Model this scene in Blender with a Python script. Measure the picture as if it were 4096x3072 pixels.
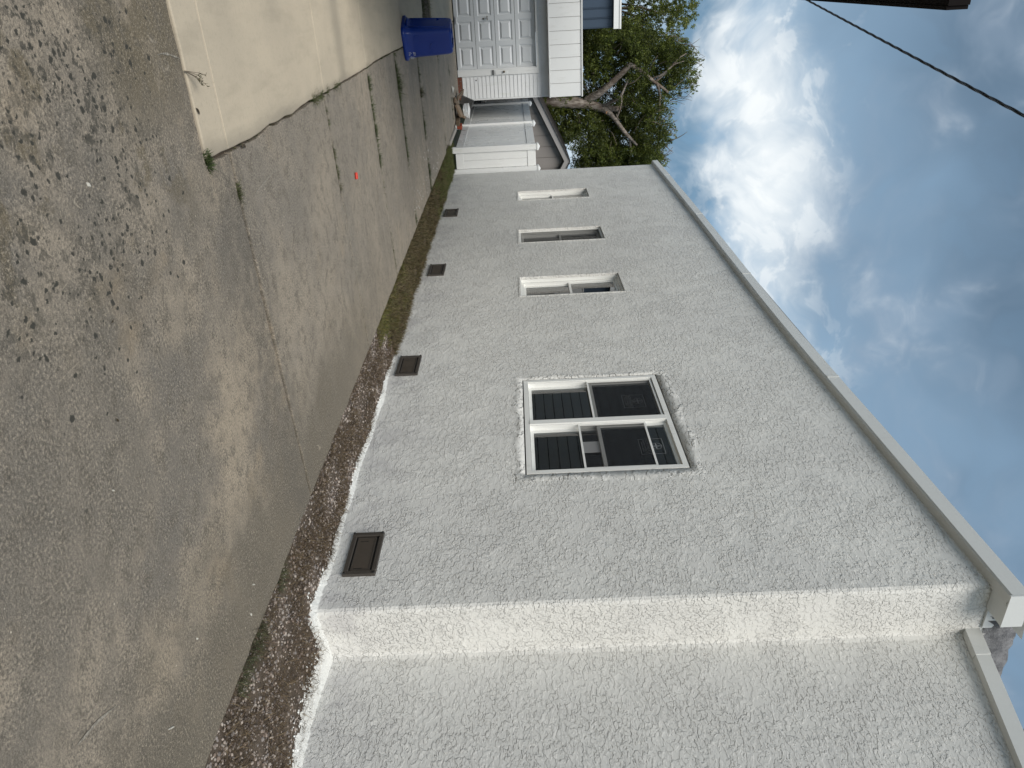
import bpy, bmesh, math, random
import numpy as np
from mathutils import Vector, Matrix
random.seed(7)
RNG = np.random.default_rng(11)
R = math.radians
S = bpy.context.scene
COL = S.collection
for o in list(bpy.data.objects):
    bpy.data.objects.remove(o)

# ------------------------------------------------------------------ camera
# X = away from the driveway towards the white building, Y = along its wall, Z = up.
# The photograph was taken with the phone on its side: the picture's right is up.
YAW, PITCH, ROLL, FPX, EYE = 0.4890, -0.0212, -0.0456, 2950.0, 1.5
fw = Vector((math.sin(YAW)*math.cos(PITCH), math.cos(YAW)*math.cos(PITCH), math.sin(PITCH)))
rt = Vector((math.cos(YAW), -math.sin(YAW), 0)); up = rt.cross(fw)
RR = math.cos(ROLL)*rt + math.sin(ROLL)*up
UU = -math.sin(ROLL)*rt + math.cos(ROLL)*up
cd = bpy.data.cameras.new('camera'); cam = bpy.data.objects.new('camera', cd); COL.objects.link(cam)
cd.sensor_fit = 'HORIZONTAL'; cd.sensor_width = 36; cd.lens = 36*FPX/4096
cd.clip_start = 0.05; cd.clip_end = 3000
m = Matrix.Identity(4)
for i, v in enumerate((UU, -RR, -fw)):
    for j in range(3): m[j][i] = v[j]
m[0][3], m[1][3], m[2][3] = 0, 0, EYE
cam.matrix_world = m
S.camera = cam
S.render.resolution_x, S.render.resolution_y = 1024, 768

# ------------------------------------------------------------------ node helpers
class NT:
    def __init__(self, tree):
        self.t = tree
    def n(self, typ, ins=None, **props):
        nd = self.t.nodes.new(typ)
        for k, v in props.items(): setattr(nd, k, v)
        for k, v in (ins or {}).items(): self.set(nd.inputs[k], v)
        return nd
    def set(self, sock, v):
        if isinstance(v, bpy.types.NodeSocket): self.t.links.new(v, sock)
        elif isinstance(v, (tuple, list)) and sock.type == 'RGBA' and len(v) == 3: sock.default_value = (*v, 1)
        else: sock.default_value = v
    def math(self, op, a, b=0.0, c=None, clamp=False):
        nd = self.n('ShaderNodeMath', operation=op, use_clamp=clamp)
        self.set(nd.inputs[0], a); self.set(nd.inputs[1], b)
        if c is not None: self.set(nd.inputs[2], c)
        return nd.outputs[0]
    def vmath(self, op, a, b=(0, 0, 0), out=0):
        nd = self.n('ShaderNodeVectorMath', operation=op)
        self.set(nd.inputs[0], a)
        if op == 'SCALE': self.set(nd.inputs['Scale'], b)
        else: self.set(nd.inputs[1], b)
        return nd.outputs[out]
    def mapr(self, v, a, b, c=0.0, d=1.0, smooth=True):
        nd = self.n('ShaderNodeMapRange', interpolation_type='SMOOTHSTEP' if smooth else 'LINEAR')
        for i, x in enumerate((v, a, b, c, d)): self.set(nd.inputs[i], x)
        return nd.outputs[0]
    def noise(self, vec, scale, detail=4.0, rough=0.55, dist=0.0):
        nd = self.n('ShaderNodeTexNoise', {'Vector': vec, 'Scale': scale, 'Detail': detail, 'Roughness': rough, 'Distortion': dist})
        return nd.outputs[0]
    def voro(self, vec, scale, feature='F1', rand=1.0, out='Distance'):
        nd = self.n('ShaderNodeTexVoronoi', {'Vector': vec, 'Scale': scale, 'Randomness': rand}, feature=feature)
        return nd.outputs[out]
    def mix(self, f, a, b, blend='MIX'):
        nd = self.n('ShaderNodeMix', data_type='RGBA', blend_type=blend)
        self.set(nd.inputs[0], f); self.set(nd.inputs[6], a); self.set(nd.inputs[7], b)
        return nd.outputs[2]
    def scale(self, vec, s):
        return self.vmath('MULTIPLY', vec, s)

# ------------------------------------------------------------------ world: hazy blue with broken cloud
SUN_TO = Vector((-0.34, -0.60, 0.72)).normalized()
w = bpy.data.worlds.new('World'); S.world = w; w.use_nodes = True
nt = NT(w.node_tree); w.node_tree.nodes.clear()
sky = nt.n('ShaderNodeTexSky', sky_type='NISHITA', sun_disc=False, sun_elevation=math.asin(SUN_TO.z),
           sun_rotation=math.atan2(SUN_TO.x, SUN_TO.y), altitude=50.0, air_density=1.0, dust_density=1.5, ozone_density=2.0)
tc = nt.n('ShaderNodeTexCoord'); D = tc.outputs['Generated']
sp = nt.n('ShaderNodeSeparateXYZ', {0: D}); dz = nt.math('MAXIMUM', sp.outputs[2], 0.0)
den = nt.math('ADD', dz, 0.10)
px = nt.math('DIVIDE', sp.outputs[0], den); py = nt.math('DIVIDE', sp.outputs[1], den)
P = nt.n('ShaderNodeCombineXYZ', {0: px, 1: py, 2: 0.37}).outputs[0]
def blob(d, r0, r1):                       # 1 at direction d, falling to 0 (chord distances r0..r1)
    dist = nt.vmath('DISTANCE', D, Vector(d).normalized(), out=1)
    return nt.mapr(dist, r0, r1, 1.0, 0.0)
azi = nt.math('DIVIDE', sp.outputs[0], nt.math('MAXIMUM', nt.math('ABSOLUTE', sp.outputs[1]), 0.05))
wp_ = nt.n('ShaderNodeTexNoise', {'Vector': D, 'Scale': 4.5, 'Detail': 3.0, 'Roughness': 0.5}).outputs['Color']
DW = nt.vmath('ADD', D, nt.vmath('SCALE', nt.vmath('SUBTRACT', wp_, (0.5, 0.5, 0.5)), 0.22))
n_big = nt.noise(DW, 3.0, 3, 0.5, 0.0)
n_med = nt.noise(nt.scale(DW, (1, 1, 1.4)), 8.0, 4, 0.52, 0.0)
n_fin = nt.noise(nt.scale(DW, (1, 1, 1.3)), 21.0, 4, 0.58, 0.0)
el = nt.math('ADD', dz, nt.math('MULTIPLY', nt.math('ADD', n_big, -0.5), 0.16))
el = nt.math('ADD', el, nt.math('MULTIPLY', nt.math('ADD', n_med, -0.5), 0.09))
def band(c, h0, h1): return nt.mapr(nt.math('ABSOLUTE', nt.math('SUBTRACT', el, c)), h0, h1, 1.0, 0.0)
brightband = nt.math('MULTIPLY', band(0.290, 0.0, 0.125), nt.mapr(nt.math('ABSOLUTE', nt.math('SUBTRACT', azi, 0.25)), 0.10, 0.60, 1.0, 0.45))
puff = nt.math('ADD', nt.math('MULTIPLY', n_med, 0.70), nt.math('MULTIPLY', n_fin, 0.30))
bright = nt.mapr(nt.math('ADD', puff, nt.math('MULTIPLY', brightband, 0.34)), 0.54, 1.00)
halo = nt.math('MULTIPLY', brightband, 0.55)
slate = nt.mix(nt.mapr(nt.math('ADD', dz, nt.math('MULTIPLY', nt.math('ADD', n_big, -0.5), 0.7)), 0.32, 0.60), (1.60, 2.42, 3.35), (0.95, 1.48, 2.12))
slate = nt.mix(nt.math('MULTIPLY', nt.mapr(n_med, 0.44, 0.70), 0.5), slate, (2.15, 2.75, 3.5))
slate = nt.mix(halo, slate, (2.8, 3.9, 5.0))
cloudc = nt.mix(bright, slate, (6.6, 6.9, 7.0))
edge_ = nt.math('MULTIPLY', nt.mapr(n_fin, 0.52, 0.60), nt.mapr(n_fin, 0.60, 0.72, 1.0, 0.0))
cloudc = nt.mix(nt.math('MULTIPLY', edge_, nt.math('MULTIPLY', brightband, 0.3)), cloudc, (6.9, 7.1, 7.1))
darkb = nt.math('MULTIPLY', band(0.213, 0.004, 0.042), nt.mapr(n_fin, 0.25, 0.75, 1.0, 0.5))
cloudc = nt.mix(nt.math('MULTIPLY', darkb, 0.85), cloudc, (0.95, 1.85, 2.80))
low = nt.math('MULTIPLY', nt.mapr(el, 0.140, 0.195, 1.0, 0.0), nt.mapr(puff, 0.40, 0.62, 0.30, 1.0))
cloudc = nt.mix(nt.math('MULTIPLY', low, 0.85), cloudc, (5.0, 5.8, 6.4))
gap = nt.math('MULTIPLY', nt.mapr(puff, 0.40, 0.48, 1.0, 0.0), nt.mapr(dz, 0.10, 0.30, 0.6, 0.06))
col = nt.mix(gap, cloudc, nt.mix(0.6, sky.outputs[0], (2.0, 3.7, 5.2)))
bg = nt.n('ShaderNodeBackground', {'Color': col, 'Strength': 0.060})
wo = nt.n('ShaderNodeOutputWorld'); w.node_tree.links.new(bg.outputs[0], wo.inputs[0])

# ------------------------------------------------------------------ sun behind cloud: wide and soft
sd = bpy.data.lights.new('sun', 'SUN'); sd.energy = 1.5; sd.angle = R(38); sd.color = (1.0, 0.955, 0.885)
so = bpy.data.objects.new('sun', sd); COL.objects.link(so)
so.rotation_euler = (-SUN_TO).to_track_quat('-Z', 'Y').to_euler(); so.location = (-6, -10, 14)

S.render.engine = 'CYCLES'
vs = S.view_settings
vs.view_transform = 'Standard'; vs.look = 'None'; vs.gamma = 1; vs.use_curve_mapping = False
vs.exposure = 1.30
S.cycles.max_bounces = 7; S.cycles.diffuse_bounces = 3; S.cycles.glossy_bounces = 3; S.cycles.transmission_bounces = 3; S.cycles.transparent_max_bounces = 10; S.cycles.sample_clamp_indirect = 6.0

# ------------------------------------------------------------------ materials
def mat(name, color, rough=0.6, build=None, **kw):
    mt = bpy.data.materials.new(name); mt.use_nodes = True
    t = NT(mt.node_tree); b = mt.node_tree.nodes['Principled BSDF']
    b.inputs['Base Color'].default_value = (*color, 1); b.inputs['Roughness'].default_value = rough
    for k, v in kw.items(): b.inputs[k.replace('_', ' ')].default_value = v
    if build:
        pos = t.n('ShaderNodeNewGeometry').outputs['Position']
        build(t, b, pos)
    return mt
def bump(t, b, h, dist, strength=1.0):
    nd = t.n('ShaderNodeBump', {'Height': h, 'Distance': dist, 'Strength': strength})
    t.set(b.inputs['Normal'], nd.outputs[0])
def dirty(color, amt=0.12, scale=3.0, grime=(0.35, 0.33, 0.28), gr=0.25, fine=60.0, bmp=0.0):
    def f(t, b, pos):
        n1 = t.noise(pos, scale, 5, 0.6); n2 = t.noise(pos, fine, 3, 0.6)
        c = t.mix(t.mapr(n1, 0.3, 0.75, 0.0, amt*2), color, tuple(x*0.72 for x in color))
        st = t.noise(t.scale(pos, (4.0, 4.0, 0.7)), 2.2, 5, 0.65)
        c = t.mix(t.mapr(st, 0.56, 0.80, 0.0, gr), c, tuple(c_*g for c_, g in zip(color, grime)))
        c = t.mix(t.mapr(n2, 0.3, 0.8, 0.0, amt), c, tuple(x*0.6 for x in color))
        t.set(b.inputs['Base Color'], c)
        t.set(b.inputs['Roughness'], t.mapr(n1, 0.2, 0.8, b.inputs['Roughness'].default_value-0.06, b.inputs['Roughness'].default_value+0.1))
        if bmp: bump(t, b, n2, bmp)
    return f

def stucco_build(coarse):
    def f(t, b, pos):
        k = 1.0 if not coarse else 0.45
        warp = t.n('ShaderNodeTexNoise', {'Vector': pos, 'Scale': 14.0, 'Detail': 3.0}).outputs['Color']
        p = t.vmath('ADD', t.scale(pos, (1.0, 0.55, 1.0)), t.vmath('SCALE', warp, 0.020))
        a = t.noise(p, 31*k, 3.0, 0.52, 0.0)
        c2 = t.noise(t.vmath('ADD', p, (3.1, 1.7, 0.4)), 66*k, 2.0, 0.5, 0.0)
        patch = t.mapr(t.noise(pos, 3.4, 4, 0.62), 0.36, 0.60)
        plate = t.mapr(a, 0.482, 0.530, smooth=False)       # skip-trowelled: flat laps with thin torn edges
        plate2 = t.mapr(c2, 0.485, 0.535, smooth=False)
        grain = t.noise(t.scale(pos, (1, 0.7, 1)), 230, 3, 0.6)
        h = t.math('MULTIPLY', plate, t.math('MULTIPLY_ADD', patch, 0.65, 0.35))
        h = t.math('ADD', h, t.math('MULTIPLY', plate2, t.math('MULTIPLY_ADD', patch, 0.30, 0.04)))
        h = t.math('ADD', h, t.math('MULTIPLY', grain, 0.06))
        bump(t, b, h, 0.0068 if not coarse else 0.016, 1.0)
        big = t.noise(pos, 0.8, 5, 0.62); mid = t.noise(pos, 6, 5, 0.65)
        col = t.mix(t.mapr(big, 0.32, 0.70), (0.735, 0.727, 0.69), (0.675, 0.668, 0.64))
        col = t.mix(t.mapr(mid, 0.45, 0.75, 0.0, 0.25), col, (0.57, 0.565, 0.545))
        edge = t.math('MULTIPLY', t.mapr(a, 0.478, 0.494), t.mapr(a, 0.494, 0.508, 1.0, 0.0))    # shade under the torn edges, put into the colour
        col = t.mix(t.math('MULTIPLY', edge, t.math('MULTIPLY_ADD', patch, 0.22, 0.08)), col, (0.30, 0.295, 0.28))
        sz = t.n('ShaderNodeSeparateXYZ', {0: pos}).outputs[2]
        foot = t.math('MULTIPLY', t.mapr(sz, 0.0, 0.7, 1.0, 0.0), t.mapr(t.noise(pos, 3.0, 5, 0.65), 0.38, 0.7))
        col = t.mix(t.math('MULTIPLY', foot, 0.45), col, (0.40, 0.385, 0.40))
        t.set(b.inputs['Base Color'], col)
    return f
M = {}
M['stucco'] = mat('stucco', (0.7, 0.7, 0.68), 0.75, stucco_build(False))
M['stucco_patch'] = mat('stucco_patch', (0.7, 0.7, 0.68), 0.75, stucco_build(True))
M['fascia'] = mat('fascia_metal', (0.66, 0.67, 0.65), 0.42, dirty((0.66, 0.67, 0.65), 0.08, 1.2, gr=0.12))
M['vinyl'] = mat('white_vinyl', (0.78, 0.79, 0.79), 0.3, dirty((0.78, 0.79, 0.79), 0.07, 2.5, (0.72, 0.74, 0.62), 0.55))
M['fence_vinyl'] = mat('fence_vinyl', (0.82, 0.83, 0.82), 0.28, dirty((0.81, 0.82, 0.81), 0.08, 1.8, (0.66, 0.67, 0.56), 0.6))
M['white_paint'] = mat('white_paint', (0.80, 0.81, 0.80), 0.45, dirty((0.80, 0.81, 0.80), 0.07, 1.4, (0.6, 0.58, 0.52), 0.5))
M['door_paint'] = mat('door_paint', (0.66, 0.685, 0.70), 0.4, dirty((0.66, 0.685, 0.70), 0.06, 1.0, (0.7, 0.7, 0.66), 0.4))
M['winframe'] = mat('window_vinyl', (0.80, 0.80, 0.77), 0.35, dirty((0.80, 0.80, 0.77), 0.06, 4.0, (0.5, 0.48, 0.42), 0.35))
M['vent'] = mat('vent_plastic', (0.058, 0.050, 0.042), 0.5, dirty((0.058, 0.050, 0.042), 0.2, 9, (1.7, 1.6, 1.5), 0.4))
M['ventdoor'] = mat('vent_door', (0.070, 0.057, 0.045), 0.48, dirty((0.070, 0.057, 0.045), 0.2, 6, (1.6, 1.5, 1.4), 0.4))
M['black'] = mat('black_plastic', (0.012, 0.012, 0.012), 0.5)
M['eave'] = mat('eave_dark', (0.010, 0.008, 0.008), 0.85, None, Specular_IOR_Level=0.1)
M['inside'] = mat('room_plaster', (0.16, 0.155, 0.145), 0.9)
M['curtain'] = mat('curtain', (0.62, 0.62, 0.60), 0.9)
M['paper'] = mat('paper', (0.8, 0.8, 0.8), 0.8)
M['decal'] = mat('decal_white', (0.75, 0.77, 0.78), 0.6)
M['film'] = mat('decal_film', (0.20, 0.21, 0.215), 0.6)
M['rubber'] = mat('cable_rubber', (0.016, 0.02, 0.024), 0.45)
M['bluebin'] = mat('blue_plastic', (0.001, 0.030, 0.25), 0.3, dirty((0.001, 0.030, 0.25), 0.12, 3, (2.5, 1.6, 1.1), 0.2))
M['bluewall'] = mat('blue_siding', (0.036, 0.062, 0.100), 0.5, dirty((0.036, 0.062, 0.100), 0.15, 1.2, (0.8, 0.8, 0.8), 0.3))
M['shedwall'] = mat('shed_siding', (0.25, 0.228, 0.212), 0.7, dirty((0.25, 0.228, 0.212), 0.12, 1.5, (0.75, 0.75, 0.72), 0.4))
M['shedtrim'] = mat('shed_trim', (0.31, 0.295, 0.285), 0.6, dirty((0.31, 0.295, 0.285), 0.1, 2.0, (0.8, 0.8, 0.8), 0.3))
M['shingle'] = mat('shingle', (0.11, 0.10, 0.095), 0.9, dirty((0.11, 0.10, 0.095), 0.35, 5, (0.6, 0.6, 0.6), 0.5, 40, 0.01))
M['siding_grey'] = mat('neighbour_siding', (0.74, 0.77, 0.76), 0.55, dirty((0.74, 0.77, 0.76), 0.1, 1.2))
M['wood'] = mat('old_wood', (0.16, 0.115, 0.075), 0.85, dirty((0.16, 0.115, 0.075), 0.3, 9, (0.5, 0.5, 0.5), 0.5, 80, 0.003))
M['cardboard'] = mat('cardboard', (0.23, 0.165, 0.11), 0.85, dirty((0.23, 0.165, 0.11), 0.25, 7, (0.6, 0.55, 0.5), 0.5))
M['brick'] = mat('brick', (0.22, 0.085, 0.055), 0.9, dirty((0.22, 0.085, 0.055), 0.3, 12, (0.7, 0.7, 0.7), 0.5, 90, 0.004))
M['brick_red'] = mat('brick_red', (0.32, 0.07, 0.035), 0.9, dirty((0.32, 0.07, 0.035), 0.3, 14, (0.6, 0.6, 0.6), 0.5, 90, 0.004))
M['mortar'] = mat('mortar', (0.30, 0.28, 0.25), 0.9)
M['metal'] = mat('grey_metal', (0.22, 0.22, 0.22), 0.4, None, Metallic=0.7)
M['brass'] = mat('dull_brass', (0.18, 0.15, 0.11), 0.4, None, Metallic=0.7)
M['red'] = mat('red_plastic', (0.55, 0.035, 0.015), 0.4)
M['chip'] = mat('white_chip', (0.52, 0.50, 0.44), 0.8)
M['deadleaf'] = mat('dead_leaf', (0.045, 0.033, 0.018), 0.8)

def felt_build(t, b, pos):
    n = t.noise(pos, 9, 6, 0.7); g = t.noise(pos, 140, 2, 0.6)
    c = t.mix(t.mapr(n, 0.3, 0.7), (0.07, 0.07, 0.075), (0.23, 0.23, 0.235)); c = t.mix(t.mapr(g, 0.5, 0.8, 0, 0.5), c, (0.35, 0.35, 0.35))
    t.set(b.inputs['Base Color'], c); bump(t, b, t.math('ADD', n, t.math('MULTIPLY', g, 0.3)), 0.02)
M['felt'] = mat('roofing_felt', (0.15, 0.15, 0.15), 0.9, felt_build)

def glass_mat(name, tint, trans):
    mt = bpy.data.materials.new(name); mt.use_nodes = True; t = NT(mt.node_tree); mt.node_tree.nodes.clear()
    tr = t.n('ShaderNodeBsdfTransparent', {'Color': tint}); gl = t.n('ShaderNodeBsdfGlossy', {'Color': (1, 1, 1, 1), 'Roughness': 0.015})
    fr = t.n('ShaderNodeFresnel', {'IOR': 1.55})
    f = t.math('MULTIPLY_ADD', fr.outputs[0], 1.5, trans, clamp=True)
    mx = t.n('ShaderNodeMixShader', {0: f, 1: tr.outputs[0], 2: gl.outputs[0]})
    o = t.n('ShaderNodeOutputMaterial', {0: mx.outputs[0]}); return mt
M['glass'] = glass_mat('window_glass', (0.72, 0.76, 0.75), 0.0)
def screen_mat():
    mt = bpy.data.materials.new('insect_screen'); mt.use_nodes = True; t = NT(mt.node_tree); mt.node_tree.nodes.clear()
    tr = t.n('ShaderNodeBsdfTransparent'); df = t.n('ShaderNodeBsdfDiffuse', {'Color': (0.035, 0.037, 0.04, 1)})
    mx = t.n('ShaderNodeMixShader', {0: 0.5, 1: tr.outputs[0], 2: df.outputs[0]})
    t.n('ShaderNodeOutputMaterial', {0: mx.outputs[0]}); return mt
M['screen'] = screen_mat()

def conc_build(t, b, pos):
    oi = t.n('ShaderNodeObjectInfo').outputs['Random']
    s = t.n('ShaderNodeSeparateXYZ', {0: pos}); X, Y = s.outputs[0], s.outputs[1]
    n0 = t.noise(pos, 0.75, 5, 0.6, 0.3); n1 = t.noise(pos, 2.6, 5, 0.66, 0.2); n2 = t.noise(pos, 11, 5, 0.72); n3 = t.noise(pos, 85, 3, 0.72); n4 = t.noise(pos, 300, 2, 0.7)
    c = t.mix(t.mapr(n1, 0.34, 0.66), (0.245, 0.214, 0.176), (0.140, 0.127, 0.110))
    c = t.mix(t.mapr(n0, 0.44, 0.62, 0, 0.8), c, (0.310, 0.264, 0.206))
    c = t.mix(t.mapr(t.noise(t.scale(pos, (1.0, 0.8, 1)), 1.5, 5, 0.62), 0.55, 0.70, 0, 0.5), c, (0.185, 0.135, 0.074))
    c = t.mix(t.mapr(t.noise(t.vmath('ADD', pos, (7, 3, 1)), 1.3, 5, 0.62), 0.49, 0.66, 0, 0.7), c, (0.092, 0.089, 0.086))
    far = t.mapr(Y, 4.0, 4.06); c = t.mix(t.mapr(n0, 0.50, 0.37, 0, 0.6), c, (0.105, 0.098, 0.088)); c = t.mix(t.math('MULTIPLY', far, 0.55), c, (0.188, 0.173, 0.154))
    ol = t.math('MULTIPLY', t.mapr(t.math('ADD', X, t.math('MULTIPLY', n1, 0.3)), 0.75, 0.35, 0, 1), t.math('MULTIPLY', t.mapr(Y, 2.75, 3.15), t.mapr(Y, 3.64, 3.70, 1, 0)))
    ol = t.math('MAXIMUM', t.math('MULTIPLY', ol, t.mapr(n1, 0.30, 0.5)), t.math('MULTIPLY', t.math('MULTIPLY', t.mapr(X, 1.2, 0.5), t.mapr(Y, 3.6, 3.2)), t.mapr(t.noise(t.vmath('ADD', pos, (2, 9, 0)), 3.2, 5, 0.65), 0.53, 0.62)))
    c = t.mix(t.math('MULTIPLY', ol, 0.8), c, (0.085, 0.068, 0.037))
    gravel_dark = t.math('MULTIPLY', t.mapr(t.math('ADD', X, t.math('MULTIPLY', n1, 0.9)), 2.45, 3.15), t.mapr(Y, 9.5, 4.2))  # near concrete gets darker towards the gravel
    c = t.mix(t.math('MULTIPLY', gravel_dark, 0.85), c, (0.084, 0.074, 0.056))
    j1 = t.mapr(t.math('ABSOLUTE', t.math('SUBTRACT', Y, t.math('MULTIPLY_ADD', n1, 0.5, 3.60))), 0.0, 0.52, 1, 0)
    c = t.mix(t.math('MULTIPLY', t.math('MULTIPLY', j1, t.mapr(n2, 0.35, 0.6, 0.35, 1.0)), 0.78), c, (0.066, 0.062, 0.056))
    # exposed aggregate: fine dark and light speckle, stronger where the paste has worn away
    worn = t.mapr(t.noise(pos, 4.5, 5, 0.65), 0.36, 0.60, 0.45, 1.0)
    c = t.mix(t.math('MULTIPLY', t.mapr(n2, 0.48, 0.62, 0, 0.75), worn), c, (0.080, 0.071, 0.058))
    c = t.mix(t.math('MULTIPLY', t.mapr(n3, 0.51, 0.60, 0, 0.68), worn), c, (0.042, 0.038, 0.032))
    c = t.mix(t.math('MULTIPLY', t.mapr(n3, 0.47, 0.37, 0, 0.50), worn), c, (0.40, 0.355, 0.29))
    c = t.mix(t.mapr(n4, 0.56, 0.66, 0, 0.55), c, (0.40, 0.36, 0.30))
    c = t.mix(t.mapr(n4, 0.44, 0.34, 0, 0.55), c, (0.05, 0.045, 0.038))
    chip = t.voro(pos, 26, out='Distance'); chipc = t.voro(pos, 26, out='Color')
    chs = t.math('MULTIPLY', t.mapr(chip, 0.07, 0.10, 1, 0), t.mapr(t.n('ShaderNodeSeparateXYZ', {0: chipc}).outputs[0], 0.93, 0.95))
    c = t.mix(t.math('MULTIPLY', chs, 0.7), c, (0.58, 0.54, 0.47))
    # black lichen crusts and spots gathered on the near left
    pw = t.vmath('ADD', pos, t.vmath('SCALE', t.n('ShaderNodeTexNoise', {'Vector': pos, 'Scale': 55.0, 'Detail': 2.0}).outputs['Color'], 0.026))
    zone = t.math('MULTIPLY', t.mapr(t.math('ADD', X, t.math('MULTIPLY', n0, 0.8)), 1.65, 0.80), t.mapr(Y, 3.5, 2.7))
    zn = t.mapr(t.noise(pos, 3.0, 4, 0.6), 0.36, 0.58)
    zone = t.math('MULTIPLY', zone, t.math('MULTIPLY_ADD', zn, 0.85, 0.15))
    crust = t.math('MULTIPLY', t.mapr(t.noise(pos, 15, 4, 0.75), 0.525, 0.58), zone)
    tot = t.math('MULTIPLY', crust, 0.8)
    for sc, r in ((17.0, 0.27), (30.0, 0.30)):
        v = t.n('ShaderNodeTexVoronoi', {'Vector': pw, 'Scale': sc}); rnd = t.n('ShaderNodeSeparateXYZ', {0: v.outputs['Color']}).outputs[0]
        on = t.math('LESS_THAN', rnd, t.math('MULTIPLY', zone, 0.95))
        q = t.math('MULTIPLY', t.mapr(v.outputs['Distance'], r*0.65, r, 1, 0), on)
        tot = t.math('MAXIMUM', tot, q)
    sv = t.n('ShaderNodeTexVoronoi', {'Vector': pw, 'Scale': 9.0}); srnd = t.n('ShaderNodeSeparateXYZ', {0: sv.outputs['Color']}).outputs[1]
    stray = t.math('MULTIPLY', t.mapr(sv.outputs['Distance'], 0.06, 0.10, 1, 0), t.math('LESS_THAN', srnd, 0.09))
    tot = t.math('MAXIMUM', tot, t.math('MULTIPLY', stray, 0.8))
    c = t.mix(t.math('MULTIPLY', tot, 0.95), c, (0.015, 0.016, 0.012))
    scuff = t.n('ShaderNodeTexNoise', {'Vector': t.scale(pos, (1.6, 0.7, 1)), 'Scale': 1.1, 'Detail': 1.0, 'Distortion': 1.2}).outputs[0]
    sc = t.math('MULTIPLY', t.mapr(t.math('ABSOLUTE', t.math('SUBTRACT', scuff, 0.5)), 0.0, 0.0025, 1, 0), t.mapr(n2, 0.50, 0.62))
    c = t.mix(t.math('MULTIPLY', sc, 0.5), c, (0.40, 0.36, 0.30))
    c = t.mix(t.math('MULTIPLY', oi, 0.18), c, (0.10, 0.094, 0.085))
    c = t.mix(1.0, c, (1.36, 1.315, 1.235), 'MULTIPLY')
    t.set(b.inputs['Base Color'], c)
    h = t.math('ADD', t.math('MULTIPLY', n3, 1.2), t.math('ADD', t.math('MULTIPLY', n2, 1.4), t.math('MULTIPLY', n4, 0.6)))
    bump(t, b, h, 0.006, 0.9)
    t.set(b.inputs['Roughness'], t.mapr(n1, 0.3, 0.7, 0.72, 0.9))
M['concrete'] = mat('old_concrete', (0.2, 0.18, 0.15), 0.82, conc_build)
def cream_build(t, b, pos):
    s = t.n('ShaderNodeSeparateXYZ', {0: pos}); X, Y = s.outputs[0], s.outputs[1]
    n0 = t.noise(pos, 0.9, 4, 0.6); n1 = t.noise(t.scale(pos, (2.2, 0.5, 1)), 3.0, 5, 0.6); n2 = t.noise(pos, 45, 4, 0.65); n3 = t.noise(pos, 260, 2, 0.6)
    c = t.mix(t.mapr(n0, 0.35, 0.68), (0.500, 0.430, 0.325), (0.430, 0.372, 0.285))
    c = t.mix(t.mapr(n1, 0.45, 0.75, 0, 0.4), c, (0.29, 0.25, 0.19))
    c = t.mix(t.mapr(n2, 0.50, 0.75, 0, 0.25), c, (0.25, 0.23, 0.18))
    c = t.mix(t.mapr(n3, 0.52, 0.75, 0, 0.35), c, (0.20, 0.185, 0.15))
    band = t.math('MULTIPLY', t.mapr(t.math('ABSOLUTE', t.math('SUBTRACT', Y, t.math('MULTIPLY_ADD', n0, 0.2, 6.9))), 0.02, 0.26, 1, 0), 0.38)
    c = t.mix(band, c, (0.16, 0.145, 0.115))
    far = t.mapr(Y, 8.2, 13.5); c = t.mix(t.math('MULTIPLY', far, 0.35), c, (0.26, 0.225, 0.17))
    edge = t.math('MULTIPLY', t.mapr(t.math('ADD', X, t.math('MULTIPLY', n1, 0.1)), 0.60, 0.70), 0.5)
    c = t.mix(edge, c, (0.17, 0.155, 0.125))
    t.set(b.inputs['Base Color'], c)
    bump(t, b, t.math('ADD', n3, t.math('MULTIPLY', n2, 0.8)), 0.0025, 0.7)
M['cream'] = mat('new_concrete', (0.36, 0.33, 0.26), 0.85, cream_build)
def soil_build(t, b, pos):
    n1 = t.noise(pos, 5, 6, 0.65); n2 = t.noise(pos, 60, 4, 0.7)
    c = t.mix(t.mapr(n1, 0.3, 0.7), (0.075, 0.055, 0.038), (0.13, 0.10, 0.073)); c = t.mix(t.mapr(n2, 0.4, 0.7, 0, 0.5), c, (0.036, 0.028, 0.02))
    t.set(b.inputs['Base Color'], c); bump(t, b, t.math('ADD', n1, n2), 0.02)
M['soil'] = mat('soil', (0.06, 0.05, 0.035), 0.95, soil_build)
def yard_build(t, b, pos):
    n1 = t.noise(pos, 0.6, 6, 0.65); n2 = t.noise(pos, 20, 4, 0.7)
    c = t.mix(t.mapr(n1, 0.35, 0.65), (0.07, 0.058, 0.035), (0.045, 0.065, 0.022)); c = t.mix(t.mapr(n2, 0.4, 0.7, 0, 0.5), c, (0.03, 0.03, 0.015))
    t.set(b.inputs['Base Color'], c); bump(t, b, n2, 0.03)
M['yard'] = mat('yard_ground', (0.06, 0.06, 0.03), 0.95, yard_build)
def splash_build(t, b, pos):
    n = t.noise(pos, 40, 4, 0.7); n2 = t.noise(pos, 150, 3, 0.6)
    c = t.mix(t.mapr(n, 0.60, 0.72, 0, 0.55), (0.70, 0.71, 0.69), (0.22, 0.21, 0.19)); c = t.mix(t.mapr(n2, 0.62, 0.72, 0, 0.5), c, (0.22, 0.21, 0.2))
    t.set(b.inputs['Base Color'], c); bump(t, b, t.math('ADD', n, t.math('MULTIPLY', n2, 0.5)), 0.012)
M['splash'] = mat('spilt_wall_paint', (0.8, 0.8, 0.8), 0.7, splash_build)
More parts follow.
